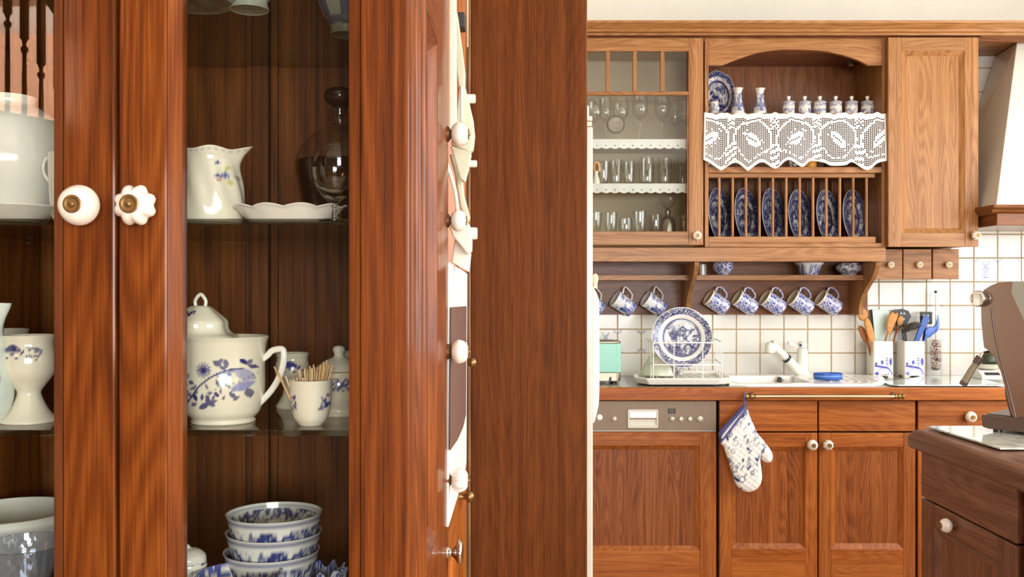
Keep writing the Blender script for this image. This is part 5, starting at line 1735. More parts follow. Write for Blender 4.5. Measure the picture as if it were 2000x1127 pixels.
def Q(px, py, w=0.0):
    """Point of the machine's own frame: along its side, into its width w, height above the board."""
    r = Vector(((px - 1000) / F, 1.0, (563.5 - py) / F))
    t = (c0.dot(ew) + w) / r.dot(ew)
    p = r * t
    return Vector(((p - c0).dot(eu), w, p.z + CZ - zB))


def Q2(pts, w=0.0): return [(Q(a, b, w).x, Q(a, b, w).z) for a, b in pts]


M_CM = plain('machine_steel', lin(158, 144, 132), 0.24, metal=0.95, grain=0.06, gscale=3)
M_CMD = plain('machine_dark', lin(100, 84, 76), 0.35, metal=0.6)
CW = 0.2
side = [(1915, 578), (1921, 566), (1934, 558), (1950, 552), (1975, 550), (2060, 550), (2060, 850), (1986, 840), (1978, 818), (1966, 772), (1954, 727), (1941, 697), (1929, 684), (1921, 678), (1916, 630)]
sp = Q2(side)
prism('side_panel', cmh, sp, 'y', 0.0, 0.006, M_CM, 0.002)
prism('side_panel', cmh, sp, 'y', CW - 0.006, CW, M_CM, 0.002)
ms = sum(a for a, b in sp) / len(sp)
prism('housing', cmh, [(a + (0.006 if a < ms else -0.006), b - 0.004) for a, b in sp], 'y', 0.0062, CW - 0.0062, M_CMD, 0.001)
prism('top_cover', cmh, Q2([(1976, 572), (1979, 549.5), (2058, 549.5), (2058, 700), (2004, 632)]), 'y', -0.006, -0.0002, plain('cover_grey', lin(168, 172, 160), 0.3, metal=0.5), 0.002)
sweep('edge_trim', cmh, cat([tuple(Q(a, b, -0.001)) for a, b in ((1936, 600), (1941, 640), (1951, 690), (1970, 760), (1986, 826))], 4), 0.0028, 0.0028, M_CMD, 8)
q0 = Q(1920, 809)
qb = Q(1922, 834)
prism('drip_tray', cmh, [(0.0, q0.z), (0.33, q0.z), (0.33, 0.008), (0.02, 0.008), (0.002, 0.012)], 'y', -0.012, CW + 0.012, M_CMD, 0.003)
box('drip_grid', cmh, 0.008, 0.075, 0.006, CW - 0.006, q0.z + 0.0002, q0.z + 0.002, M_CMD, 0.0005)
for a, b in ((0.035, 0.012), (0.035, CW - 0.012), (0.3, 0.012), (0.3, CW - 0.012)):
    lathe('foot', cmh, [(0, 0), (0.012, 0), (0.012, 0.0079), (0, 0.0079)], M_BLACK, 14, M=Matrix.Translation((a, b, 0)))
kd = Matrix.Rotation(CA, 4, 'Z') @ Vector((-0.82, -0.56, -0.02))
kM = aim(Q(1919, 583, 0.004), kd)
lathe('steam_knob', cmh, cat([(0.012, -0.012), (0.012, 0.006), (0.019, 0.008), (0.0215, 0.012), (0.0215, 0.028), (0.019, 0.031)], 3) + [(0.017, 0.030), (0, 0.030)], M_CHROME, 32, M=kM)
lathe('steam_knob_ring', cmh, [(0.0218, 0.017), (0.0228, 0.018), (0.0228, 0.024), (0.0218, 0.025)], M_CMD, 32, M=kM)
lathe('steam_knob_base', cmh, [(0.017, -0.015), (0.019, -0.008), (0.016, 0.004), (0, 0.004)], M_CMD, 24, M=kM)
g_ = Q(1952, 694, 0.1)
lathe('group_head', cmh, cat([(0.0, -0.012), (0.028, -0.012), (0.03, 0.0), (0.03, 0.03), (0, 0.031)], 3), M_CHROME, 32, M=Matrix.Translation((g_.x + 0.02, 0.1, g_.z)))
sweep('portafilter_neck', cmh, cat([tuple(Q(1944, 690, 0.03)), tuple(Q(1930, 687.5, 0.02)), tuple(Q(1920, 690, 0.0)), tuple(Q(1914, 698, -0.01))], 4), 0.0042, 0.0042, M_CHROME, 12)
sweep('portafilter_collar', cmh, [Q(1914.5, 697, -0.01), Q(1906, 710, -0.013)], 0.0105, 0.0105, M_CMD, 16)
sweep('portafilter_handle', cmh, [Q(1907, 709, -0.013), Q(1898, 722, -0.016), Q(1884, 746, -0.02)], 0.0094, 0.0094, plain('handle_satin', lin(150, 138, 116), 0.35, metal=0.5), 18, taper=lambda k: 0.92 + 0.14 * k)
sweep('portafilter_tip', cmh, [Q(1884.5, 745, -0.02), Q(1880.5, 752, -0.021)], 0.0108, 0.0108, M_CMD, 16)
# ------------------------------------------------------------------ the near display cabinet
DN, RN = 0.88, -0.0951                      # front plane of its doors, plane of its right flank
DBK = 1.30                                  # back
LN = -0.645
dcab = thing('display_cabinet', 'near red-brown oak display cabinet with two glazed doors and glass shelves of china', 'cabinet', ((LN + RN) / 2, 1.1, 0.0), local=False)
ZT, ZBm = 1.98, CZ - 0.355                   # top, inside floor
box('back_panel', dcab, LN + 0.02, RN - 0.022, 1.262, 1.27, ZBm, ZT, W_IN['Z'], 0)
box('floor_panel', dcab, LN + 0.02, RN - 0.022, DN + 0.03, 1.262, ZBm - 0.02, ZBm, W_IN['X'], 0.001)
box('top_panel', dcab, LN, RN, DN + 0.024, DBK, ZT, ZT + 0.03, W_NEAR['X'], 0.002)
box('side_panel', dcab, LN, LN + 0.02, DN + 0.024, DBK, 0.0, ZT, W_IN['Z'], 0.001)
box('lower_front', dcab, LN, RN - 0.002, DN + 0.003, DN + 0.03, 0.0, ZBm - 0.05, W_NEAR['X'], 0.002)
cxm = X(513, 1.262)
for a, w in ((-0.016, 0.010), (0.0, 0.022), (0.017, 0.010)):
    box('back_batten', dcab, cxm + a - w / 2, cxm + a + w / 2, 1.262 - (0.014 if w > 0.02 else 0.008), 1.2615, ZBm, ZT, W_IN['Z'], 0.002)
box('back_batten', dcab, LN + 0.022, LN + 0.05, 1.25, 1.2615, ZBm, ZT, W_IN['Z'], 0.002)
# glass shelves
NS = [Z(427, 0.925), Z(840, 0.925), Z(123, 1.255)]
for z in NS:
    box('shelf', dcab, LN + 0.022, RN - 0.024, 0.925, 1.245, z - 0.006, z, M_SHELFG, 0.0008)
    for x in (LN + 0.0205, RN - 0.0275):
        for y in (0.96, 1.22):
            lathe('shelf_pin', dcab, [(0, 0), (0.003, 0), (0.003, 0.006), (0, 0.006)], M_BRASS, 8, M=aim((x, y, z - 0.0092), (1, 0, 0)))
# right flank: reeded stile, sunk panel, plain stile with porcelain pegs
fl_ = thing_side = None
pz0, pz1 = CZ - 0.312, CZ + 0.312
ya, yb2, yc = 0.903, 1.036, 1.21             # panel field from yb..yc
x_in = RN - 0.02
box('flank_stile', dcab, x_in, RN, DN + 0.0235, yb2, 0.0, ZT, W_NEAR['Z'], 0.0015)
box('flank_stile', dcab, x_in, RN, yc, 1.415, 0.0, ZT, W_NEAR['Z'], 0.0015)
for a, b in ((0.0, pz0), (pz1, ZT)):
    box('flank_rail', dcab, x_in, RN, yb2 + 0.0002, yc - 0.0002, a, b, W_NEAR['Y'], 0.0015)
box('flank_field', dcab, x_in, RN - 0.012, yb2 + 0.0002, yc - 0.0002, pz0, pz1, W_NEAR['Z'], 0)
# sloped bead round the sunk field
o = [(yb2, pz0), (yc, pz0), (yc, pz1), (yb2, pz1)]
mwf = 0.012
i = [(yb2 + mwf, pz0 + mwf), (yc - mwf, pz0 + mwf), (yc - mwf, pz1 - mwf), (yb2 + mwf, pz1 - mwf)]
V = [(RN - 0.0008, a, b) for a, b in o] + [(RN - 0.0118, a, b) for a, b in i] + [(RN - 0.013, a, b) for a, b in o]
Fc = []
for k in range(4):
    l = (k + 1) % 4
    Fc += [(k, l, 4 + l, 4 + k), (k, 8 + k, 8 + l, l), (4 + k, 4 + l, 8 + l, 8 + k)]
add('flank_bead', V, Fc, W_NEAR['Z'], dcab)
for y, r in ((0.935, 0.0075), (0.962, 0.0075), (1.005, 0.010)):
    lathe('reed', dcab, [(r, 0.3), (r, 1.97)], W_NEAR['Z'], 20, M=Matrix.Translation((RN - 0.001, y, 0)) @ Matrix.Scale(0.55, 4, (1, 0, 0)))


def near_door(x0, x1, lw, rw_, name='door', kx=None, melon=False):
    z0, z1 = ZBm - 0.04, ZT - 0.01
    xi0, xi1, zi0, zi1 = x0 + lw, x1 - rw_, z0 + 0.06, z1 - 0.06
    t, mw, md = 0.022, 0.0115, 0.0075
    p = box(name, dcab, xi0 + mw * 0.3, xi1 - mw * 0.3, DN + md + 0.003, DN + md + 0.0055, zi0 + mw * 0.3, zi1 - mw * 0.3, M_PANE, bevel=0)
    for a, b in ((x0, xi0), (xi1, x1)):
        box('stile', p, a, b, DN, DN + t, z0, z1, W_NEAR['Z'], 0.0025, )
    for a, b in ((z0, zi0), (zi1, z1)):
        box('rail', p, xi0, xi1, DN, DN + t, a, b, W_NEAR['X'], 0.002)
    o = [(xi0, zi0), (xi1, zi0), (xi1, zi1), (xi0, zi1)]
    i = [(xi0 + mw, zi0 + mw), (xi1 - mw, zi0 + mw), (xi1 - mw, zi1 - mw), (xi0 + mw, zi1 - mw)]
    V = [(a, DN + 0.0008, b) for a, b in o] + [(a, DN + md, b) for a, b in i] + [(a, DN + t - 0.002, b) for a, b in i] + [(a, DN + t - 0.002, b) for a, b in o]
    Fc = []
    for k in range(4):
        l = (k + 1) % 4
        Fc += [(k, l, 4 + l, 4 + k), (4 + k, 4 + l, 8 + l, 8 + k), (8 + k, 8 + l, 12 + l, 12 + k)]
    add('molding', V, Fc, W_NEAR['Z'], p)
    if kx is not None:
        knob(p, (X(kx, DN), DN, Z(404, DN)), (0, -1, 0), 0.0188 if not melon else 0.0195, melon=melon, ln=0.9)
    return p


gapL, gapR = X(225.5, DN), X(231.5, DN)
near_door(LN + 0.002, gapL, 0.055, X(225.5, DN) - X(122, DN), kx=171)
near_door(gapR, RN - 0.001, X(327, DN) - X(231.5, DN), X(800, DN) - X(705, DN), kx=279, melon=True)
# porcelain pegs on the flank, each on a brass collar
for py, k, ml in ((262, 1.0, False), (431, 0.9, False), (687, 1.0, False), (938, 1.0, True)):
    knob(dcab, (RN, 1.395, Z(py, 1.395)), (1, 0, 0), 0.0182 * k, melon=ml, ln=0.92)

# ------------------------------------------------------------------ china in the near cabinet
def place(o, px, d, z):
    o.location = (X(px, d), d, z)


def handle(t, pts, ra, rb, mat=M_WHITE, n=12):
    return sweep('handle', t, cat(pts, 5), ra, rb, mat, n)


S1, S2, S3 = NS[0], NS[1], NS[2]
# jug on the upper shelf
d = 1.0
s = d / F
t = thing('milk_jug', 'white fluted milk jug with a small flower posy and lipped spout', 'jug', (X(412, d), d, S1), local=True)


def jug_paint(q):
    u, v = q['x'] / s, q['z'] / s
    f = q['front']
    zt = 563.5 - (S1 + q['z'] - CZ) / s       # row in the picture at this depth
    c = tint(0.35 * f * (np.abs(zt - 299) < 2.2) * (np.sin(u * 0.55) > -0.2), np.array(lin(120, 124, 150)), CREAM)
    for cx, cy, r, col, k in ((441, 349, 6.5, (72, 68, 132), 8), (452, 347, 10, (96, 104, 156), 8), (455, 333, 6, (198, 180, 90), 5), (460, 361, 7, (190, 190, 90), 5), (443, 357, 5, (206, 150, 120), 5), (439, 323, 6, (66, 62, 132), 5), (468, 350, 4, (150, 150, 110), 5)):
        m = (flower(u, zt, cx - 412, cy, r, k) * f)[:, None]
        c = c * (1 - m) + np.array(lin(*col)) * m
    return c


pj = [(0, 0)] + cat([(56 * s, 0.0), (61 * s, 4 * s), (64 * s, 30 * s), (61 * s, 70 * s), (55 * s, 105 * s), (54 * s, 125 * s), (60 * s, 143 * s)], 8) + cat([(57 * s, 143 * s), (51 * s, 120 * s), (58 * s, 60 * s), (50 * s, 8 * s)], 3) + [(0, 7 * s)]
def jug_mod(T, z):
    k = z / (143 * s)
    flute = 1 + 0.03 * np.sin(T * 9 + z / s * 0.05) * np.clip(1 - np.abs(k - 0.5) * 1.6, 0, 1)
    lip = 1 + 0.42 * np.exp(-((T - 1.45) / 0.28) ** 2) * np.clip((k - 0.72) / 0.28, 0, 1) ** 1.6
    return flute * lip
jb = lathe('body', t, pj, M_PRINT, 220, paint=jug_paint, rmod=jug_mod)
V_ = np.array([v.co for v in jb.data.vertices])
k_ = np.clip((V_[:, 2] / (143 * s) - 0.85) / 0.15, 0, 1)
T_ = np.arctan2(V_[:, 0], -V_[:, 1])
V_[:, 2] += k_ * s * (3 * np.sin(T_ * 5) + 4 * np.exp(-((T_ - 1.45) / 0.3) ** 2))
jb.data.vertices.foreach_set('co', V_.ravel())
handle(t, [(-54 * s, 0, 118 * s), (-86 * s, 0, 122 * s), (-96 * s, 0, 90 * s), (-84 * s, 0, 50 * s), (-62 * s, 0, 34 * s)], 5 * s, 4 * s)

# long scalloped dish
d = 0.985
s = d / F
t = lathe('scalloped_dish', None, [(0, 0.0)] + cat([(70 * s, 0.0), (80 * s, 3 * s), (98 * s, 24 * s), (108 * s, 31 * s)], 5) + cat([(106 * s, 33 * s), (94 * s, 25 * s), (76 * s, 6 * s)], 4) + [(0, 4 * s)], plain('china_ivory', lin(232, 220, 206), 0.16, coat=0.4), 160,
          rmod=lambda T, z: 1 + 0.05 * np.abs(np.sin(T * 5)) * np.clip(z / (20 * s), 0, 1), loc=(0, 0, 0), sy=0.5)
V_ = np.array([v.co for v in t.data.vertices])
T_ = np.arctan2(V_[:, 0], -V_[:, 1] * 2)
V_[:, 2] += np.clip(V_[:, 2] / (31 * s), 0, 1) ** 2 * s * 6 * (np.abs(np.sin(T_ * 5)) - 0.6)
t.data.vertices.foreach_set('co', V_.ravel())
place(t, 566, d, S1)
tag(t, 'long white scalloped dish lying on the upper glass shelf', 'dish')

# carafe with dark liquid and stopper
d = 1.13
s = d / F
t = thing('carafe', 'round glass decanter with a dark stopper, half full of dark liquor', 'decanter', (X(664, d), d, S1), local=True)
zz = lambda py: (Z(py, d) - S1)
bp_ = cat([(46 * s, 0.0), (62 * s, 6 * s), (84 * s, zz(345)), (84 * s, zz(310)), (66 * s, zz(275)), (36 * s, zz(252)), (20 * s, zz(240)), (17 * s, zz(226)), (20 * s, zz(213))], 5)
lathe('flask', t, [(0, 0)] + bp_ + [(17 * s, zz(213)), (14 * s, zz(228)), (17 * s, zz(243))], M_GLASSW, 48)
lathe('liquor', t, [(0, 0.003)] + [(r - 2.2 * s, z + 0.003) for r, z in bp_ if z < zz(318)] + [(82 * s, zz(317)), (0, zz(317))], plain('dark_liquor', lin(44, 20, 12), 0.06, coat=0.5), 48)
lathe('stopper', t, cat([(11 * s, zz(222)), (13 * s, zz(211)), (16 * s, zz(208)), (27 * s, zz(200)), (31 * s, zz(190)), (27 * s, zz(178)), (14 * s, zz(172)), (0, zz(171))], 4), plain('stopper_dark', lin(56, 34, 26), 0.2, coat=0.4), 32)

# cut goblet in front of it
d = 0.97
s = d / F
t = thing('cut_goblet', 'small cut crystal goblet with amber glints before the decanter', 'goblet', (X(653, d), d, S1), local=True)
zz2 = lambda py: (Z(py, d) - S1)
M_CUT = bpy.data.materials.new('cut_crystal')
M_CUT.use_nodes = True
_b = M_CUT.node_tree.nodes['Principled BSDF']
_b.inputs['Base Color'].default_value = (1.0, 0.93, 0.86, 1)
_b.inputs['Transmission Weight'].default_value = 1.0
_b.inputs['Roughness'].default_value = 0.02
_b.inputs['IOR'].default_value = 1.55
fac = lambda T, z: 1 - 0.05 * np.abs(np.sin(T * 5))
lathe('bowl', t, cat([(0.0, zz2(399)), (14 * s, zz2(392)), (34 * s, zz2(372)), (45 * s, zz2(345)), (46 * s, zz2(330))], 2) + cat([(44 * s, zz2(330)), (43 * s, zz2(345)), (31 * s, zz2(370)), (0, zz2(386))], 2), M_CUT, 20, smooth=False)
lathe('stem', t, [(5 * s, 0.004), (4 * s, zz2(408)), (7 * s, zz2(402)), (5 * s, zz2(396)), (0, zz2(396))], M_CUT, 12)
lathe('foot', t, [(0, 0), (30 * s, 0), (30 * s, 0.002), (8 * s, 0.005), (0, 0.005)], M_CUT, 40)


# middle shelf -------------------------------------------------
def crown(u, v, cx, cy, w):
    m = np.maximum(leaf(u, v, cx, cy, w, w * 0.62, 0) * st(-1, 2, v - cy + 4), 0)
    m = np.maximum(m, flower(u, v, cx, cy - w * 0.18, w * 0.16, 6))
    for a in (-1, 1):
        m = np.maximum(m, leaf(u, v, cx + a * w * 0.55, cy - w * 0.1, w * 0.3, w * 0.14, 60 * a))
        m = np.maximum(m, leaf(u, v, cx + a * w * 0.3, cy - w * 0.38, w * 0.26, w * 0.12, 20 * a))
        m = np.maximum(m, leaf(u, v, cx + a * w * 0.78, cy - w * 0.3, w * 0.2, w * 0.1, -40 * a))
    return m


d = 0.985
s = d / F
t = thing('tea_pot', 'white teapot with a blue flowering branch, domed lid and side handle', 'teapot', (X(436, d), d, S2), local=True)
zt = lambda py: Z(py, d) - S2


def tp_paint(q):
    u, v = 436 + q['x'] / s, 563.5 - (S2 + q['z'] - CZ) / s
    c = lambda a, b: (340 + a / 3.635, 550 + b / 3.635)
    m = stroke(u, v, cat([c(*p) for p in ((150, 850), (200, 800), (260, 725), (330, 668), (400, 628), (470, 605), (545, 600))], 4), 3.0)
    m = np.maximum(m, stroke(u, v, cat([c(*p) for p in ((360, 745), (440, 715), (520, 690), (620, 640))], 4), 1.3) * 0.55)
    m = np.maximum(m, flower(u, v, *c(300, 605), 17, 14) * 0.95)
    m = np.maximum(m, flower(u, v, *c(300, 610), 9, 8))
    r = random.Random(8)
    for a, b, l, w, an in ((150, 740, 17, 9, 70), (130, 700, 12, 6, 40), (175, 650, 11, 6, -60), (205, 690, 11, 6, 20), (160, 790, 14, 7, -30), (140, 850, 18, 8, 60), (235, 790, 15, 7, 60), (225, 840, 12, 6, -20),
                           (290, 790, 11, 5, 100), (300, 850, 20, 8, -25), (345, 830, 18, 8, 30), (330, 800, 14, 6, 75), (370, 815, 12, 5, -10), (390, 770, 10, 5, 40), (400, 695, 12, 6, 60), (395, 560, 15, 8, 30), (415, 545, 11, 6, -40),
                           (450, 560, 14, 7, 80), (430, 590, 11, 5, 10), (470, 640, 10, 5, 70), (490, 780, 14, 6, 50), (510, 800, 12, 5, -40), (580, 770, 16, 10, 80), (550, 550, 12, 6, 40), (580, 560, 12, 6, -50), (600, 590, 12, 6, 20), (345, 760, 8, 5, 0), (455, 660, 9, 5, 90)):
        m = np.maximum(m, leaf(u, v, *c(a, b), l * 1.25, w * 1.35, an) * r.uniform(0.8, 1))
    for k in range(26):
        m = np.maximum(m, leaf(u, v, r.uniform(372, 470), 790 - (r.uniform(0, 1)) * 40 - 0.35 * 40, r.uniform(8, 14), r.uniform(4, 7), r.uniform(0, 180)) * 0.85 * (r.random() > 0.35))
    for k in range(24):                      # the spray runs on round the left
        m = np.maximum(m, leaf(u, v, 360 + r.uniform(-14, 6), r.uniform(700, 800), r.uniform(7, 13), r.uniform(4, 6), r.uniform(0, 180)) * 0.7)
    b2 = np.maximum.reduce([leaf(u, v, *c(545, 720), 40, 17, -22) * 0.75, leaf(u, v, *c(555, 640), 40, 20, 35) * 0.6, flower(u, v, *c(300, 605), 18, 14) * 0.6, stroke(u, v, cat([c(*p) for p in ((400, 640), (470, 615), (545, 610))], 4), 7.0) * 0.6])
    base = tint(b2 * q['front'], np.array(lin(92, 104, 176)), CREAM)
    k = (np.clip(m, 0, 1) * q['front'])[:, None]
    return base * (1 - k) + np.array(lin(44, 46, 108)) * k


pt_ = cat([(60 * s, 0.0), (62 * s, 3 * s), (60 * s, 8 * s), (71 * s, zt(800)), (79 * s, zt(765)), (79 * s, zt(720)), (80 * s, zt(690)), (83 * s, zt(668)), (87 * s, zt(658))], 14)
lathe('body', t, [(0, 0.002)] + pt_ + [(85 * s, zt(656)), (78 * s, zt(662)), (74 * s, zt(690)), (70 * s, zt(770)), (0, 10 * s)], M_PRINT, 330, paint=tp_paint)
handle(t, [(60 * s, 0, zt(712)), (84 * s, 0, zt(696)), (94 * s, 0, zt(686)), (106 * s, 0, zt(682)), (117 * s, 0, zt(684)), (118 * s, 0, zt(705)), (110 * s, 0, zt(735)), (92 * s, 0, zt(765)), (62 * s, 0, zt(796))], 6.5 * s, 5 * s)
sweep('spout', t, cat([(-72 * s, 0, zt(770)), (-98 * s, 0, zt(740)), (-112 * s, 0, zt(700)), (-128 * s, 0, zt(668))], 5), 15 * s, 11 * s, M_WHITE, 14, taper=lambda k: 1.1 - 0.5 * k)
lr = lambda T, z: 1 + 0.05 * np.cos(T * 6)
lid = lathe('lid', t, cat([(68 * s, zt(662)), (70 * s, zt(656)), (58 * s, zt(650)), (52 * s, zt(641)), (51 * s, zt(630)), (46 * s, zt(622)), (30 * s, zt(608)), (17 * s, zt(598)), (0, zt(596))], 6), M_PRINT, 96, rmod=lr, loc=None,
            paint=lambda q: tint(q['front'] * np.maximum.reduce([leaf(-38 + 0 + q['x'] / s, q['z'] / s - zt(612) / s, *p) for p in ((-44, 2, 12, 5, 40), (-48, -2, 9, 5, -30), (-54, 1, 9, 4, 60), (-38, 3, 9, 4, 80), (-60, 0, 8, 4, 20))]), NAVY, CREAM))
lid_off = X(391, d) - X(436, d)
sweep('lid_loop', t, cat([(lid_off * 0.0 - 9 * s, 0, zt(597)), (-10 * s, 0, zt(588)), (-5 * s, 0, zt(579)), (1 * s, 0, zt(575)), (6 * s, 0, zt(579)), (11 * s, 0, zt(588)), (10 * s, 0, zt(597))], 4), 3.6 * s, 3.6 * s, M_WHITE, 10)
for c_ in t.children:
    if c_.name.startswith('lid'):
        c_.location = (lid_off, 0, 0)

# toothpick beaker
d = 0.962
s = d / F
t = thing('toothpick_cup', 'small white egg-shaped cup with blue sprigs, crammed with toothpicks', 'cup', (X(607, d), d, S2), local=True)


def tc_paint(q):
    u, v = q['x'] / s, q['z'] / s
    m = np.zeros(len(u))
    r = random.Random(3)
    for cx in (-29, 30):
        for k in range(11):
            m = np.maximum(m, leaf(u, v, cx + r.uniform(-6, 9), 46 + r.uniform(-13, 14), r.uniform(7, 12), r.uniform(3.5, 6), r.uniform(0, 180)) * r.uniform(0.7, 1))
    return tint(m * q['front'], np.array(lin(52, 54, 120)), CREAM)


zz3 = lambda py: Z(py, d) - S2
hT = 88 * s
lathe('body', t, [(0, 0.001)] + cat([(22 * s, 0), (24 * s, 2 * s), (34 * s, 16 * s), (40 * s, 45 * s), (41 * s, 70 * s), (42 * s, hT)], 8) + [(39 * s, hT), (37 * s, 45 * s), (20 * s, 6 * s), (0, 5 * s)], M_PRINT, 130, paint=tc_paint)
r = random.Random(2)
M_PICK = plain('toothpick_wood', lin(212, 168, 112), 0.7, grain=0.2, gscale=200)
M_PICKW = plain('toothpick_pale', lin(232, 206, 168), 0.7)
for k in range(54):
    a, q = r.uniform(0, 2 * PI), 32 * s * math.sqrt(r.random())
    x, y = q * math.cos(a), q * math.sin(a) * 0.9
    tx, ty = r.uniform(-8, 14) * s + x * 0.2, r.uniform(-6, 6) * s
    hgt = (r.uniform(98, 116) + x / s * 0.45) * s
    if k < 3: x, tx, hgt = -34 * s, -12 * s * (k + 1), (96 + 9 * k) * s
    c0_ = Vector((X(607, d), d, S2))
    tk = sweep('toothpick', None, [c0_ + Vector((x * 0.55, y * 0.55, 8 * s)), c0_ + Vector((x + tx, y + ty, hgt))], 1.35 * s, 1.35 * s, M_PICK if k % 3 else M_PICKW, 6, loc=tuple(c0_ + Vector((x * 0.55, y * 0.55, 8 * s))))
    tag(tk, 'thin wooden toothpick standing in the small sprigged white cup', 'toothpick', 'toothpicks in the cup')


def egg_cup(px, d, top, label, seed):
    s = d / F
    zc = lambda py: Z(py, d) - S2

    def pf(q):
        u, v = q['x'] / s, q['z'] / s
        vt = zc(top + 26) / s
        m = crown(u, v, 2, vt + 2, 30)
        return tint(m * q['front'], np.array(lin(56, 62, 140)), CREAM)

    h = zc(top)
    out = cat([(30 * s, 0), (31 * s, 0.05 * h), (21 * s, 0.2 * h), (17 * s, 0.35 * h), (21 * s, 0.46 * h), (32 * s, 0.6 * h), (33 * s, 0.75 * h), (30 * s, 0.9 * h), (33 * s, h)], 6)
    o = lathe('egg_cup', None, [(0, 0.001)] + out + [(30 * s, h), (27 * s, 0.85 * h), (28 * s, 0.68 * h), (0, 0.5 * h)], M_PRINT, 110, paint=pf, loc=(0, 0, 0))
    place(o, px, d, S2)
    return tag(o, label, 'egg cup', 'egg cups at the back of the shelf')


egg_cup(571, 1.10, 689, 'white pedestal egg cup behind the teapot handle', 1)
egg_cup(684, 1.11, 687, 'white pedestal egg cup at the far right behind the sugar bowl', 2)
d = 1.04
s = d / F
zc = lambda py: Z(py, d) - S2
t = thing('sugar_bowl', 'white lidded sugar bowl with blue border behind the toothpick cup', 'sugar bowl', (X(668, d), d, S2), local=True)
lathe('body', t, [(0, 0.001)] + cat([(40 * s, 0), (41 * s, 4 * s), (36 * s, 12 * s), (46 * s, zc(778)), (52 * s, zc(750)), (48 * s, zc(728)), (44 * s, zc(724))], 7) + [(41 * s, zc(724)), (0, 10 * s)], M_PRINT, 120,
      paint=lambda q: tint(((q['z'] > zc(758)) & (q['z'] < zc(734))) * st(0.45, 0.55, fbm(q['th'] * 9, q['z'] / s * 0.18, 4)) * 0.9, np.array(lin(60, 62, 130)), CREAM))
lathe('lid', t, cat([(46 * s, zc(723)), (47 * s, zc(721)), (36 * s, zc(710)), (22 * s, zc(702)), (12 * s, zc(697)), (9 * s, zc(692)), (12 * s, zc(684)), (9 * s, zc(677)), (0, zc(674))], 5), M_WHITE, 64)
t.location.x += X(662, d) - X(668, d)

# cabinet floor -----------------------------------------------
def rice_bowl(label, group=None):
    s = 1.04 / F
    r0 = 92 * s

    def pf(q):
        th, z = q['th'], q['z']
        k = z / (0.062)
        inside = q['row'] >= 25
        u = th * 4.4
        m = scenery(th * 4.5, z * 70, 1.0, 41) * ((k > 0.36) & (k < 0.84))
        m = np.where(k < 0.3, 0.75 * scenery(th * 6, z * 90, 1.0, 12), m)
        m = np.where((k > 0.87) & (k < 0.955), 0.72, m)
        mi = np.where((k > 0.66) & (k < 0.9), st(0.4, 0.55, fbm(th * 12, z * 260, 3)) * 0.95, 0.04)
        mi = np.where((k > 0.91) & (k < 0.965), 0.5, mi)
        return tint(np.where(inside, mi, m), np.array(lin(48, 58, 118)), np.array(lin(232, 226, 214)))

    out = [(0, 0.003)] + cat([(0.45 * r0, 0.0), (0.45 * r0, 0.007), (0.62 * r0, 0.016), (0.86 * r0, 0.036), (r0, 0.062)], 6)
    inn = cat([(0.97 * r0, 0.0618), (0.93 * r0, 0.052), (0.82 * r0, 0.036), (0.55 * r0, 0.016)], 5) + [(0, 0.012)]
    o = lathe('rice_bowl', None, out + inn, M_PRINT, 200, paint=pf, loc=(0, 0, 0))
    return tag(o, label, 'bowl', group)


d = 1.04
gp = 'blue and white rice bowls in the stack'
zb1 = Z(1000, d) - 0.062
b1 = rice_bowl('topmost blue and white bowl of the stack of three', gp)
place(b1, 536, d, zb1)
b2 = b1.copy(); COL.objects.link(b2)
place(b2, 534, d + 0.001, zb1 - 0.0205)
b2['label'] = 'middle blue and white bowl of the stack of three'
b2.rotation_euler = (0, math.radians(0.6), 0.25)
b3 = b1.copy(); COL.objects.link(b3)
place(b3, 531, d, zb1 - 0.041)
b3['label'] = 'bottom blue and white bowl of the stack of three'
b3.rotation_euler = (0, 0, -0.9)
# what the stack stands on: an upturned saucer on the cabinet floor
lvl = zb1 - 0.041 - ZBm
o = lathe('saucer', None, cat([(0.058, 0.0), (0.056, 0.003), (0.034, 0.5 * lvl), (0.03, lvl - 0.0005)], 4) + [(0, lvl - 0.0005)], M_WHITE, 48, loc=(0, 0, 0))
place(o, 531, d, ZBm)
tag(o, 'white footed stand under the stack of three bowls', 'stand')
d2 = 0.972
bb = lathe('bowl', None, [(0, 0.002)] + cat([(0.02, 0), (0.021, 0.006), (0.036, 0.03), (0.0445, Z(1120, d2) - ZBm)], 6) + cat([(0.0425, Z(1120, d2) - ZBm), (0.034, 0.03), (0.018, 0.01)], 6) + [(0, 0.008)], M_PRINT, 150,
           paint=lambda q: tint(np.where(q['row'] > 19, np.where(q['z'] > Z(1120, d2) - ZBm - 0.016, 0.95 * (fbm(q['th'] * 9, q['z'] * 300, 4) > 0.42), 0.35 * (cell(q['th'] * 5, q['z'] * 150, 3) < 0.3)), scenery(q['th'] * 4, q['z'] * 80, 1, 6)), COBALT, WHITE), loc=(0, 0, 0))
place(bb, 466, d2, ZBm)
tag(bb, 'small blue-rimmed bowl in front and left of the stack of three', 'bowl')
d = 1.0
s = d / F
t = thing('lidded_pot', 'small white lidded pot with blue dots at the bottom left of the right pane', 'pot', (X(366, d), d, ZBm), local=True)
zc = lambda py: Z(py, d) - ZBm
lathe('body', t, [(0, 0)] + cat([(26 * s, 0), (34 * s, zc(1150)), (37 * s, zc(1110)), (36 * s, zc(1096))], 6) + [(0, zc(1096))], M_PRINT, 90, paint=lambda q: tint((cell(q['x'] / s / 9, q['z'] / s / 9, 2) < 0.25) * 0.9, NAVY, WHITE))
lathe('lid', t, cat([(36 * s, zc(1095.5)), (34 * s, zc(1084)), (22 * s, zc(1074)), (8 * s, zc(1070)), (5 * s, zc(1066)), (0, zc(1062))], 5), M_WHITE, 48)
d = 1.06
s = d / F
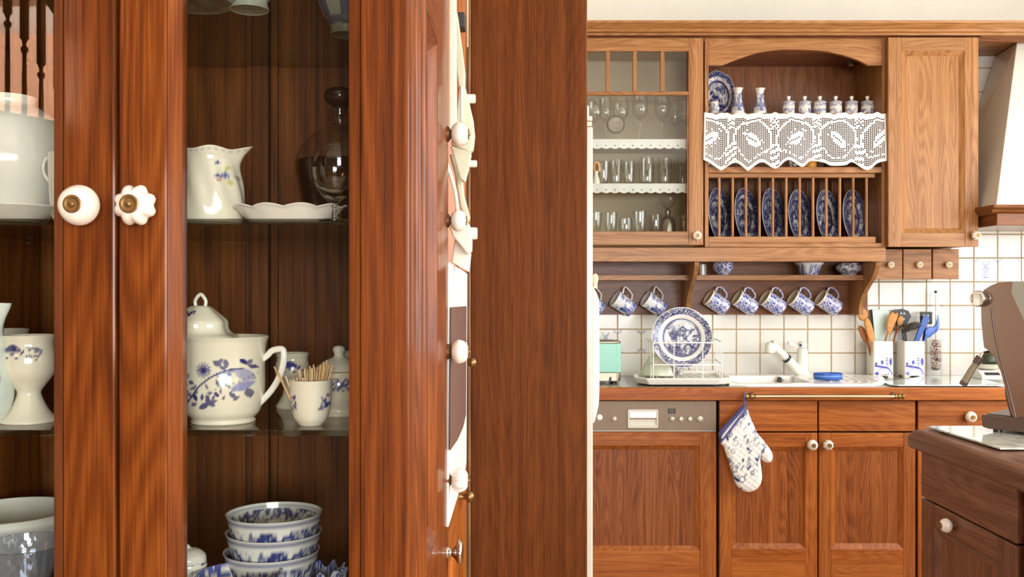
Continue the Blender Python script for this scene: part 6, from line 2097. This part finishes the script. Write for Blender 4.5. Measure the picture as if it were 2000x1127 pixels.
o = lathe('ruffled_basket', None, [(0, 0)] + cat([(30 * s, 0), (36 * s, 30 * s), (44 * s, Z(1112, d) / s - ZBm / s and (Z(1112, d) - ZBm))], 10) + cat([(40 * s, Z(1112, d) - ZBm), (32 * s, 28 * s), (0, 8 * s)], 4), M_PRINT, 140,
          paint=lambda q: tint(calico(q['th'] * 7, q['z'] / s * 0.12, 1.0, 7), COBALT, np.array(lin(226, 226, 232))), rmod=lambda T, z: 1 + 0.09 * np.sin(T * 9) * np.clip(z / (60 * s), 0, 1), loc=(0, 0, 0))
V_ = np.array([v.co for v in o.data.vertices])
T_ = np.arctan2(V_[:, 0], -V_[:, 1])
V_[:, 2] += np.clip(V_[:, 2] / (60 * s), 0, 1.3) * s * 6 * np.sin(T_ * 9 + 1)
o.data.vertices.foreach_set('co', V_.ravel())
place(o, 632, d, ZBm)
tag(o, 'ruffled blue and white china basket right of the bowl stack', 'basket')

# top shelf, seen from below ----------------------------------
d = 1.015
s = d / F
o = lathe('footed_bowl', None, [(0, 0.004)] + cat([(30 * s, 0.004), (34 * s, 0.0), (38 * s, 0.0), (35 * s, 14 * s), (40 * s, 22 * s), (90 * s, 70 * s), (120 * s, 130 * s)], 6) + cat([(116 * s, 130 * s), (85 * s, 72 * s), (0, 30 * s)], 4), M_PRINT, 90,
          paint=lambda q: tint(np.where(q['z'] < 16 * s, 0.05, 0.5 * scenery(q['th'] * 4, q['z'] * 60, 1, 3)), MIDB, WHITE), loc=(0, 0, 0))
place(o, 487, d, S3)
tag(o, 'footed white and blue bowl on the top glass shelf, seen from below', 'bowl')
d = 1.115
s = d / F
o = lathe('tapered_vase', None, [(0, 0.004)] + cat([(26 * s, 0.004), (28 * s, 0.0), (32 * s, 0.0), (31 * s, 12 * s), (40 * s, 26 * s), (58 * s, 70 * s), (78 * s, 160 * s)], 6) + [(74 * s, 160 * s), (0, 60 * s)], M_PRINT, 110,
          paint=lambda q: tint(np.where(q['z'] < 14 * s, 0.05, np.where((q['z'] > 16 * s) & (q['z'] < 30 * s), 0.75, 0.9 * (np.sin(q['th'] * 6 + 0.6) > 0.1))), np.array(lin(96, 100, 150)), np.array(lin(214, 206, 186))), loc=(0, 0, 0))
place(o, 677, d, S3)
tag(o, 'tapered blue-striped vase on the top glass shelf, seen from below', 'vase')
V, Fc, c = plate_mesh('patterned_plate', 0.07, 9, 1.1, nr=48, na=160, under=True)
o = add('patterned_plate', V, Fc, M_PRINT, None, M=Matrix.Rotation(math.radians(-90), 4, 'X'), smooth=True, loc=(0, 0, 0), color=c)
place(o, 378, 0.995, S3 + 0.016)
tag(o, 'blue patterned plate lying on the top glass shelf, seen from below', 'plate')

# left pane ----------------------------------------------------
d = 1.03
s = d / F
t = thing('large_pitcher', 'big round white pitcher behind the left glass door', 'pitcher', (X(18, d), d, S1), local=True)
zc = lambda py: Z(py, d) - S1
lathe('body', t, [(0, 0)] + cat([(66 * s, 0), (82 * s, zc(405)), (108 * s, zc(345)), (112 * s, zc(300)), (98 * s, zc(245)), (66 * s, zc(216)), (48 * s, zc(206)), (50 * s, zc(190))], 6) + [(46 * s, zc(190)), (44 * s, zc(210)), (0, zc(250))], M_WHITE, 90)
handle(t, [(-96 * s, 0, zc(240)), (-150 * s, 0, zc(250)), (-160 * s, 0, zc(320)), (-108 * s, 0, zc(350))], 8 * s, 7 * s)
o = thing('cream_cup', 'white cup whose ring handle shows at the edge of the left door', 'cup', (X(130, 0.985), 0.985, S1), local=True)
s = 0.985 / F
zc = lambda py: Z(py, 0.985) - S1
lathe('body', o, [(0, 0)] + cat([(22 * s, 0), (28 * s, 20 * s), (32 * s, 70 * s), (34 * s, zc(300))], 5) + [(32 * s, zc(300)), (28 * s, 40 * s), (0, 8 * s)], M_WHITE, 48)
handle(o, [(-26 * s, 0, zc(306)), (-40 * s, 0, zc(310)), (-46 * s, 0, zc(330)), (-38 * s, 0, zc(350)), (-27 * s, 0, zc(358))], 3.4 * s, 3 * s)
o = lathe('oval_saucer', None, [(0, 0)] + cat([(0.024, 0), (0.03, 0.003), (0.047, 0.014)], 4) + cat([(0.046, 0.0155), (0.03, 0.006), (0.0, 0.004)], 4), M_WHITE, 64, loc=(0, 0, 0))
place(o, 28, 0.965, S1)
tag(o, 'white saucer in front of the big pitcher behind the left door', 'saucer')
d = 0.985
s = d / F
zc = lambda py: Z(py, d) - S2


def gob_paint(q):
    u, v = q['x'] / s, q['z'] / s
    v0 = zc(684) / s
    m = crown(u, v, -10, v0 + 2, 36)
    r = random.Random(6)
    for k in range(12):
        m = np.maximum(m, leaf(u, v, r.uniform(14, 40), v0 + r.uniform(-16, 8), r.uniform(6, 10), r.uniform(3, 5), r.uniform(0, 180)) * 0.8)
        m = np.maximum(m, leaf(u, v, r.uniform(-46, -28), v0 + r.uniform(-14, 6), r.uniform(6, 9), r.uniform(3, 5), r.uniform(0, 180)) * 0.7)
    return tint(m * q['front'], np.array(lin(58, 60, 108)), CREAM)


g = lathe('porcelain_goblet', None, [(0, 0.001)] + cat([(51 * s, 0), (51 * s, 4 * s), (36 * s, 22 * s), (25 * s, 44 * s), (22 * s, zc(765)), (30 * s, zc(752)), (46 * s, zc(728)), (49 * s, zc(700)), (44 * s, zc(672)), (48 * s, zc(654))], 8) + [(45 * s, zc(654)), (41 * s, zc(675)), (44 * s, zc(705)), (0, zc(740))], M_PRINT, 170, paint=gob_paint, loc=(0, 0, 0))
place(g, 57, d, S2)
tag(g, 'white porcelain goblet with blue flower crest behind the left door', 'goblet')
g2 = g.copy(); COL.objects.link(g2)
place(g2, 12, 1.13, S2)
g2['label'] = 'second porcelain goblet, mostly hidden behind the crested one'
d = 0.965
s = d / F
t = thing('cream_jug', 'small pale jug with a curved lip at the far left edge', 'jug', (X(-30, d), d, S2), local=True)
zc = lambda py: Z(py, d) - S2
lathe('body', t, [(0, 0)] + cat([(30 * s, 0), (46 * s, 30 * s), (52 * s, zc(760)), (40 * s, zc(690)), (33 * s, zc(640)), (40 * s, zc(592))], 6) + [(37 * s, zc(592)), (30 * s, zc(640)), (46 * s, zc(760)), (0, 10 * s)], M_PRINT, 90,
      paint=lambda q: tint(0.8 * q['front'] * leaf(q['x'] / s, q['z'] / s, 38, zc(745) / s, 20, 10, 60), NAVY, np.array(lin(222, 228, 216))), rmod=lambda T, z: 1 + 0.35 * np.exp(-((T - 1.5) / 0.3) ** 2) * np.clip((z - zc(650)) / (50 * s), 0, 1))
d = 1.02
s = d / F
zc = lambda py: Z(py, d) - ZBm
o = lathe('tureen', None, [(0, 0)] + cat([(60 * s, 0), (100 * s, zc(1110)), (122 * s, zc(1030)), (128 * s, zc(1022))], 6) + cat([(122 * s, zc(1022)), (110 * s, zc(1060)), (0, 20 * s)], 4), M_WHITE, 80, loc=(0, 0, 0))
place(o, 20, d + 0.06, ZBm)
tag(o, 'large white bowl on the cabinet floor behind the left door', 'bowl')
d = 0.96
s = d / F
zc = lambda py: Z(py, d) - ZBm
o = lathe('crystal_bowl', None, [(0, 0)] + cat([(40 * s, 0), (66 * s, zc(1130)), (84 * s, zc(1060))], 8) + cat([(80 * s, zc(1060)), (60 * s, zc(1128)), (0, 14 * s)], 5), glass('pressed_glass', (0.86, 0.88, 0.92), 1.55, gain=1.6), 96, loc=(0, 0, 0), rmod=lambda T, z: 1 + 0.035 * np.abs(np.sin(T * 12 + z * 300)), auto=10)
place(o, 52, d, ZBm)
tag(o, 'pressed glass bowl sparkling at the bottom of the left door', 'bowl')

# ------------------------------------------------------------------ left run behind the cabinet and the white folding stand
lc = thing('side_cupboard', 'oak cupboard doors seen edge-on in the gap beside the display cabinet', 'cupboard', (-0.3, 1.8, 0), local=True, rz=PI / 2)
lc.location = (-0.104, 1.42, 0)              # local x runs away from the camera, -y faces right
box('carcass', lc, 0.002, 0.765, 0.024, 0.5, 0.0, 2.2, W_LOW['Z'], 0)
zsplit = CZ + 0.36
for a, b in ((0.004, 0.382), (0.386, 0.763)):
    for z0, z1 in ((0.1, CZ - 0.40), (CZ - 0.395, 2.15)):
        e = door(lc, a, b, z0, z1, 0.0, W_LOW, sw=0.06, rw=0.06)
        if a > 0.2 or z1 < 1.2:
            pass
        zk = Z(970, 1.86) if (z1 < 1.2 and a > 0.2) else None
        for zz_ in ([zk] if zk else ([Z(708, 1.98)] if a > 0.2 else [])):
            lathe('brass_knob', e, cat([(0.0, 0), (0.007, 0.0), (0.005, 0.006), (0.006, 0.012), (0.011, 0.018), (0.011, 0.024), (0.006, 0.029), (0, 0.03)], 3), M_BRASS, 18, M=aim(((1.98 if zz_ > CZ - 0.3 else 1.86) - 1.42, 0.0, zz_), (0, -1, 0)))
XS = -0.086                                   # plane in which the stand hangs


def PXp(px, py, x=XS):
    dd = x * F / (px - 1000)
    return (dd, Z(py, dd))


fs_ = thing('folding_stand', 'white plastic folding stand with clamps and a brown-panelled board hung beside the cabinet', 'stand', (XS, 1.6, Z(1000, 1.6)), local=False)


def slab(name, pts, mat, t=0.010, x=XS, bv=0.002):
    return prism(name, fs_, [PXp(a, b, x) for a, b in pts], 'x', x - t, x, mat, bv)


def piece(name, pts, mat, d, t=0.02, bv=0.002):
    """Moulded piece seen end-on: its outline stands across the gap, t deep."""
    return prism(name, fs_, polar(pts, d), 'y', d, d + t, mat, bv)


piece('upright', [(876.5, -40), (890, -40), (890.5, 236), (884, 244), (876.5, 250)], M_PLASTW, 1.46, 0.03)
piece('upper_arm', [(888, 0), (894, 30), (903, 100), (908, 140), (907, 172), (896, 172), (891, 130), (889, 60)], M_PLASTG, 1.53, 0.03)
piece('clamp_body', [(897, 166), (907, 164), (914, 190), (924, 232), (927, 262), (924, 290), (916, 300), (880, 282), (886, 250), (892, 206)], M_PLASTG, 1.50, 0.03, 0.004)
piece('clamp_rib', [(900, 168), (904, 168), (904, 238), (900, 238)], M_PLASTW, 1.496, 0.004, 0.001)
piece('cross_plate', [(879, 284), (921, 298), (915, 330), (908, 356), (898, 350), (884, 300)], M_PLASTG, 1.475, 0.02, 0.003)
piece('lower_arm', [(877, 300), (884, 302), (904, 356), (906, 380), (918, 424), (912, 440), (898, 400), (890, 350)], M_PLASTG, 1.52, 0.02, 0.003)
sweep('strap', fs_, cat([tuple(P(a, b, c)) for a, b, c in ((871.5, 319, 1.425), (881, 345, 1.435), (890, 380, 1.445), (893.5, 415, 1.455), (894, 444, 1.47))], 5), 0.0034, 0.003, M_PLASTW, 10)
piece('lower_clamp', [(876, 440), (896, 438), (916, 436), (922, 455), (921, 490), (914, 498), (898, 478), (884, 462)], M_PLASTW, 1.465, 0.03, 0.003)
piece('lower_plate', [(889, 462), (894, 464), (920, 494), (916, 532), (882, 512)], M_PLASTW, 1.50, 0.02, 0.002)
for px, py, r, d in ((913, 193, 9, 1.512), (915.5, 320, 7, 1.485), (916, 456, 12, 1.48)):
    rr = r * d / F
    lathe('end_cap', fs_, [(0, -0.004), (rr, -0.004), (rr, 0.011), (rr * 0.85, 0.013), (0, 0.013)], M_PLASTW, 20, M=aim(P(px, py, d), (1, 0, 0)))
slab('board', [(879.5, 512), (913, 534), (911, 905), (908, 925), (876.5, 1030)], plain('board_white', lin(228, 224, 214), 0.5), 0.008, XS - 0.006)
slab('brown_panel', [(882, 600), (911.5, 598), (910.5, 810), (905, 835), (894, 860), (880, 880)], plain('brown_felt', lin(100, 66, 52), 0.7), 0.002, XS - 0.0035)
box('clip', fs_, XS - 0.012, XS + 0.004, PXp(904, 30)[0] - 0.015, PXp(904, 30)[0] + 0.02, Z(58, PXp(904, 30)[0]), Z(28, PXp(904, 30)[0]), M_BLACK, 0.002)
ck = lathe('chrome_knob', dcab, cat([(0, 0), (0.009, 0.0), (0.006, 0.005), (0.008, 0.010), (0.0175, 0.016), (0.0165, 0.022), (0, 0.024)], 4), M_CHROME, 28, M=aim((RN, 1.39, Z(1079, 1.39)), (1, 0, 0)))

# ------------------------------------------------------------------ staircase in the hall behind the camera (seen mirrored in the left pane)
stc = thing('staircase_rail', 'dark turned balusters of a staircase reflected in the left glass door', 'railing', (-2.4, -2.2, 0.9), local=False)
M_STW = W_IN['Z']
dv, yv = 3.96, -2.2
for k in range(-2, 3):
    px = 42 + 33 * k
    x = X(px, dv)
    off = 50 * k
    z = lambda py: Z(py + off, dv)
    zt_b, zt_t = z(260), z(-60)
    box('baluster_block', stc, x - 0.014, x + 0.014, yv - 0.014, yv + 0.014, z(74), z(-70), M_STW, 0.002)
    lathe('baluster', stc, cat([(0.010, max(z(330), Z(185 + (px + 160) * 0.1925, dv) + 0.004)), (0.011, max(z(200), Z(185 + (px + 160) * 0.1925, dv) + 0.02)), (0.009, z(112)), (0.007, z(104)), (0.015, z(97)), (0.015, z(91)), (0.007, z(86)), (0.012, z(76)), (0.012, z(74))], 3), M_STW, 14, M=Matrix.Translation((x, yv, 0)))
sweep('handrail', stc, [(X(-60, dv), yv, Z(-240, dv)), (X(240, dv), yv, Z(215, dv))], 0.03, 0.022, M_STW, 12)
prism('stair_panel', stc, [(X(-160, dv), 0.02), (X(240, dv), 0.02), (X(240, dv), Z(262, dv)), (X(-160, dv), Z(185, dv))], 'y', yv - 0.012, yv + 0.04, M_STW, 0.003)
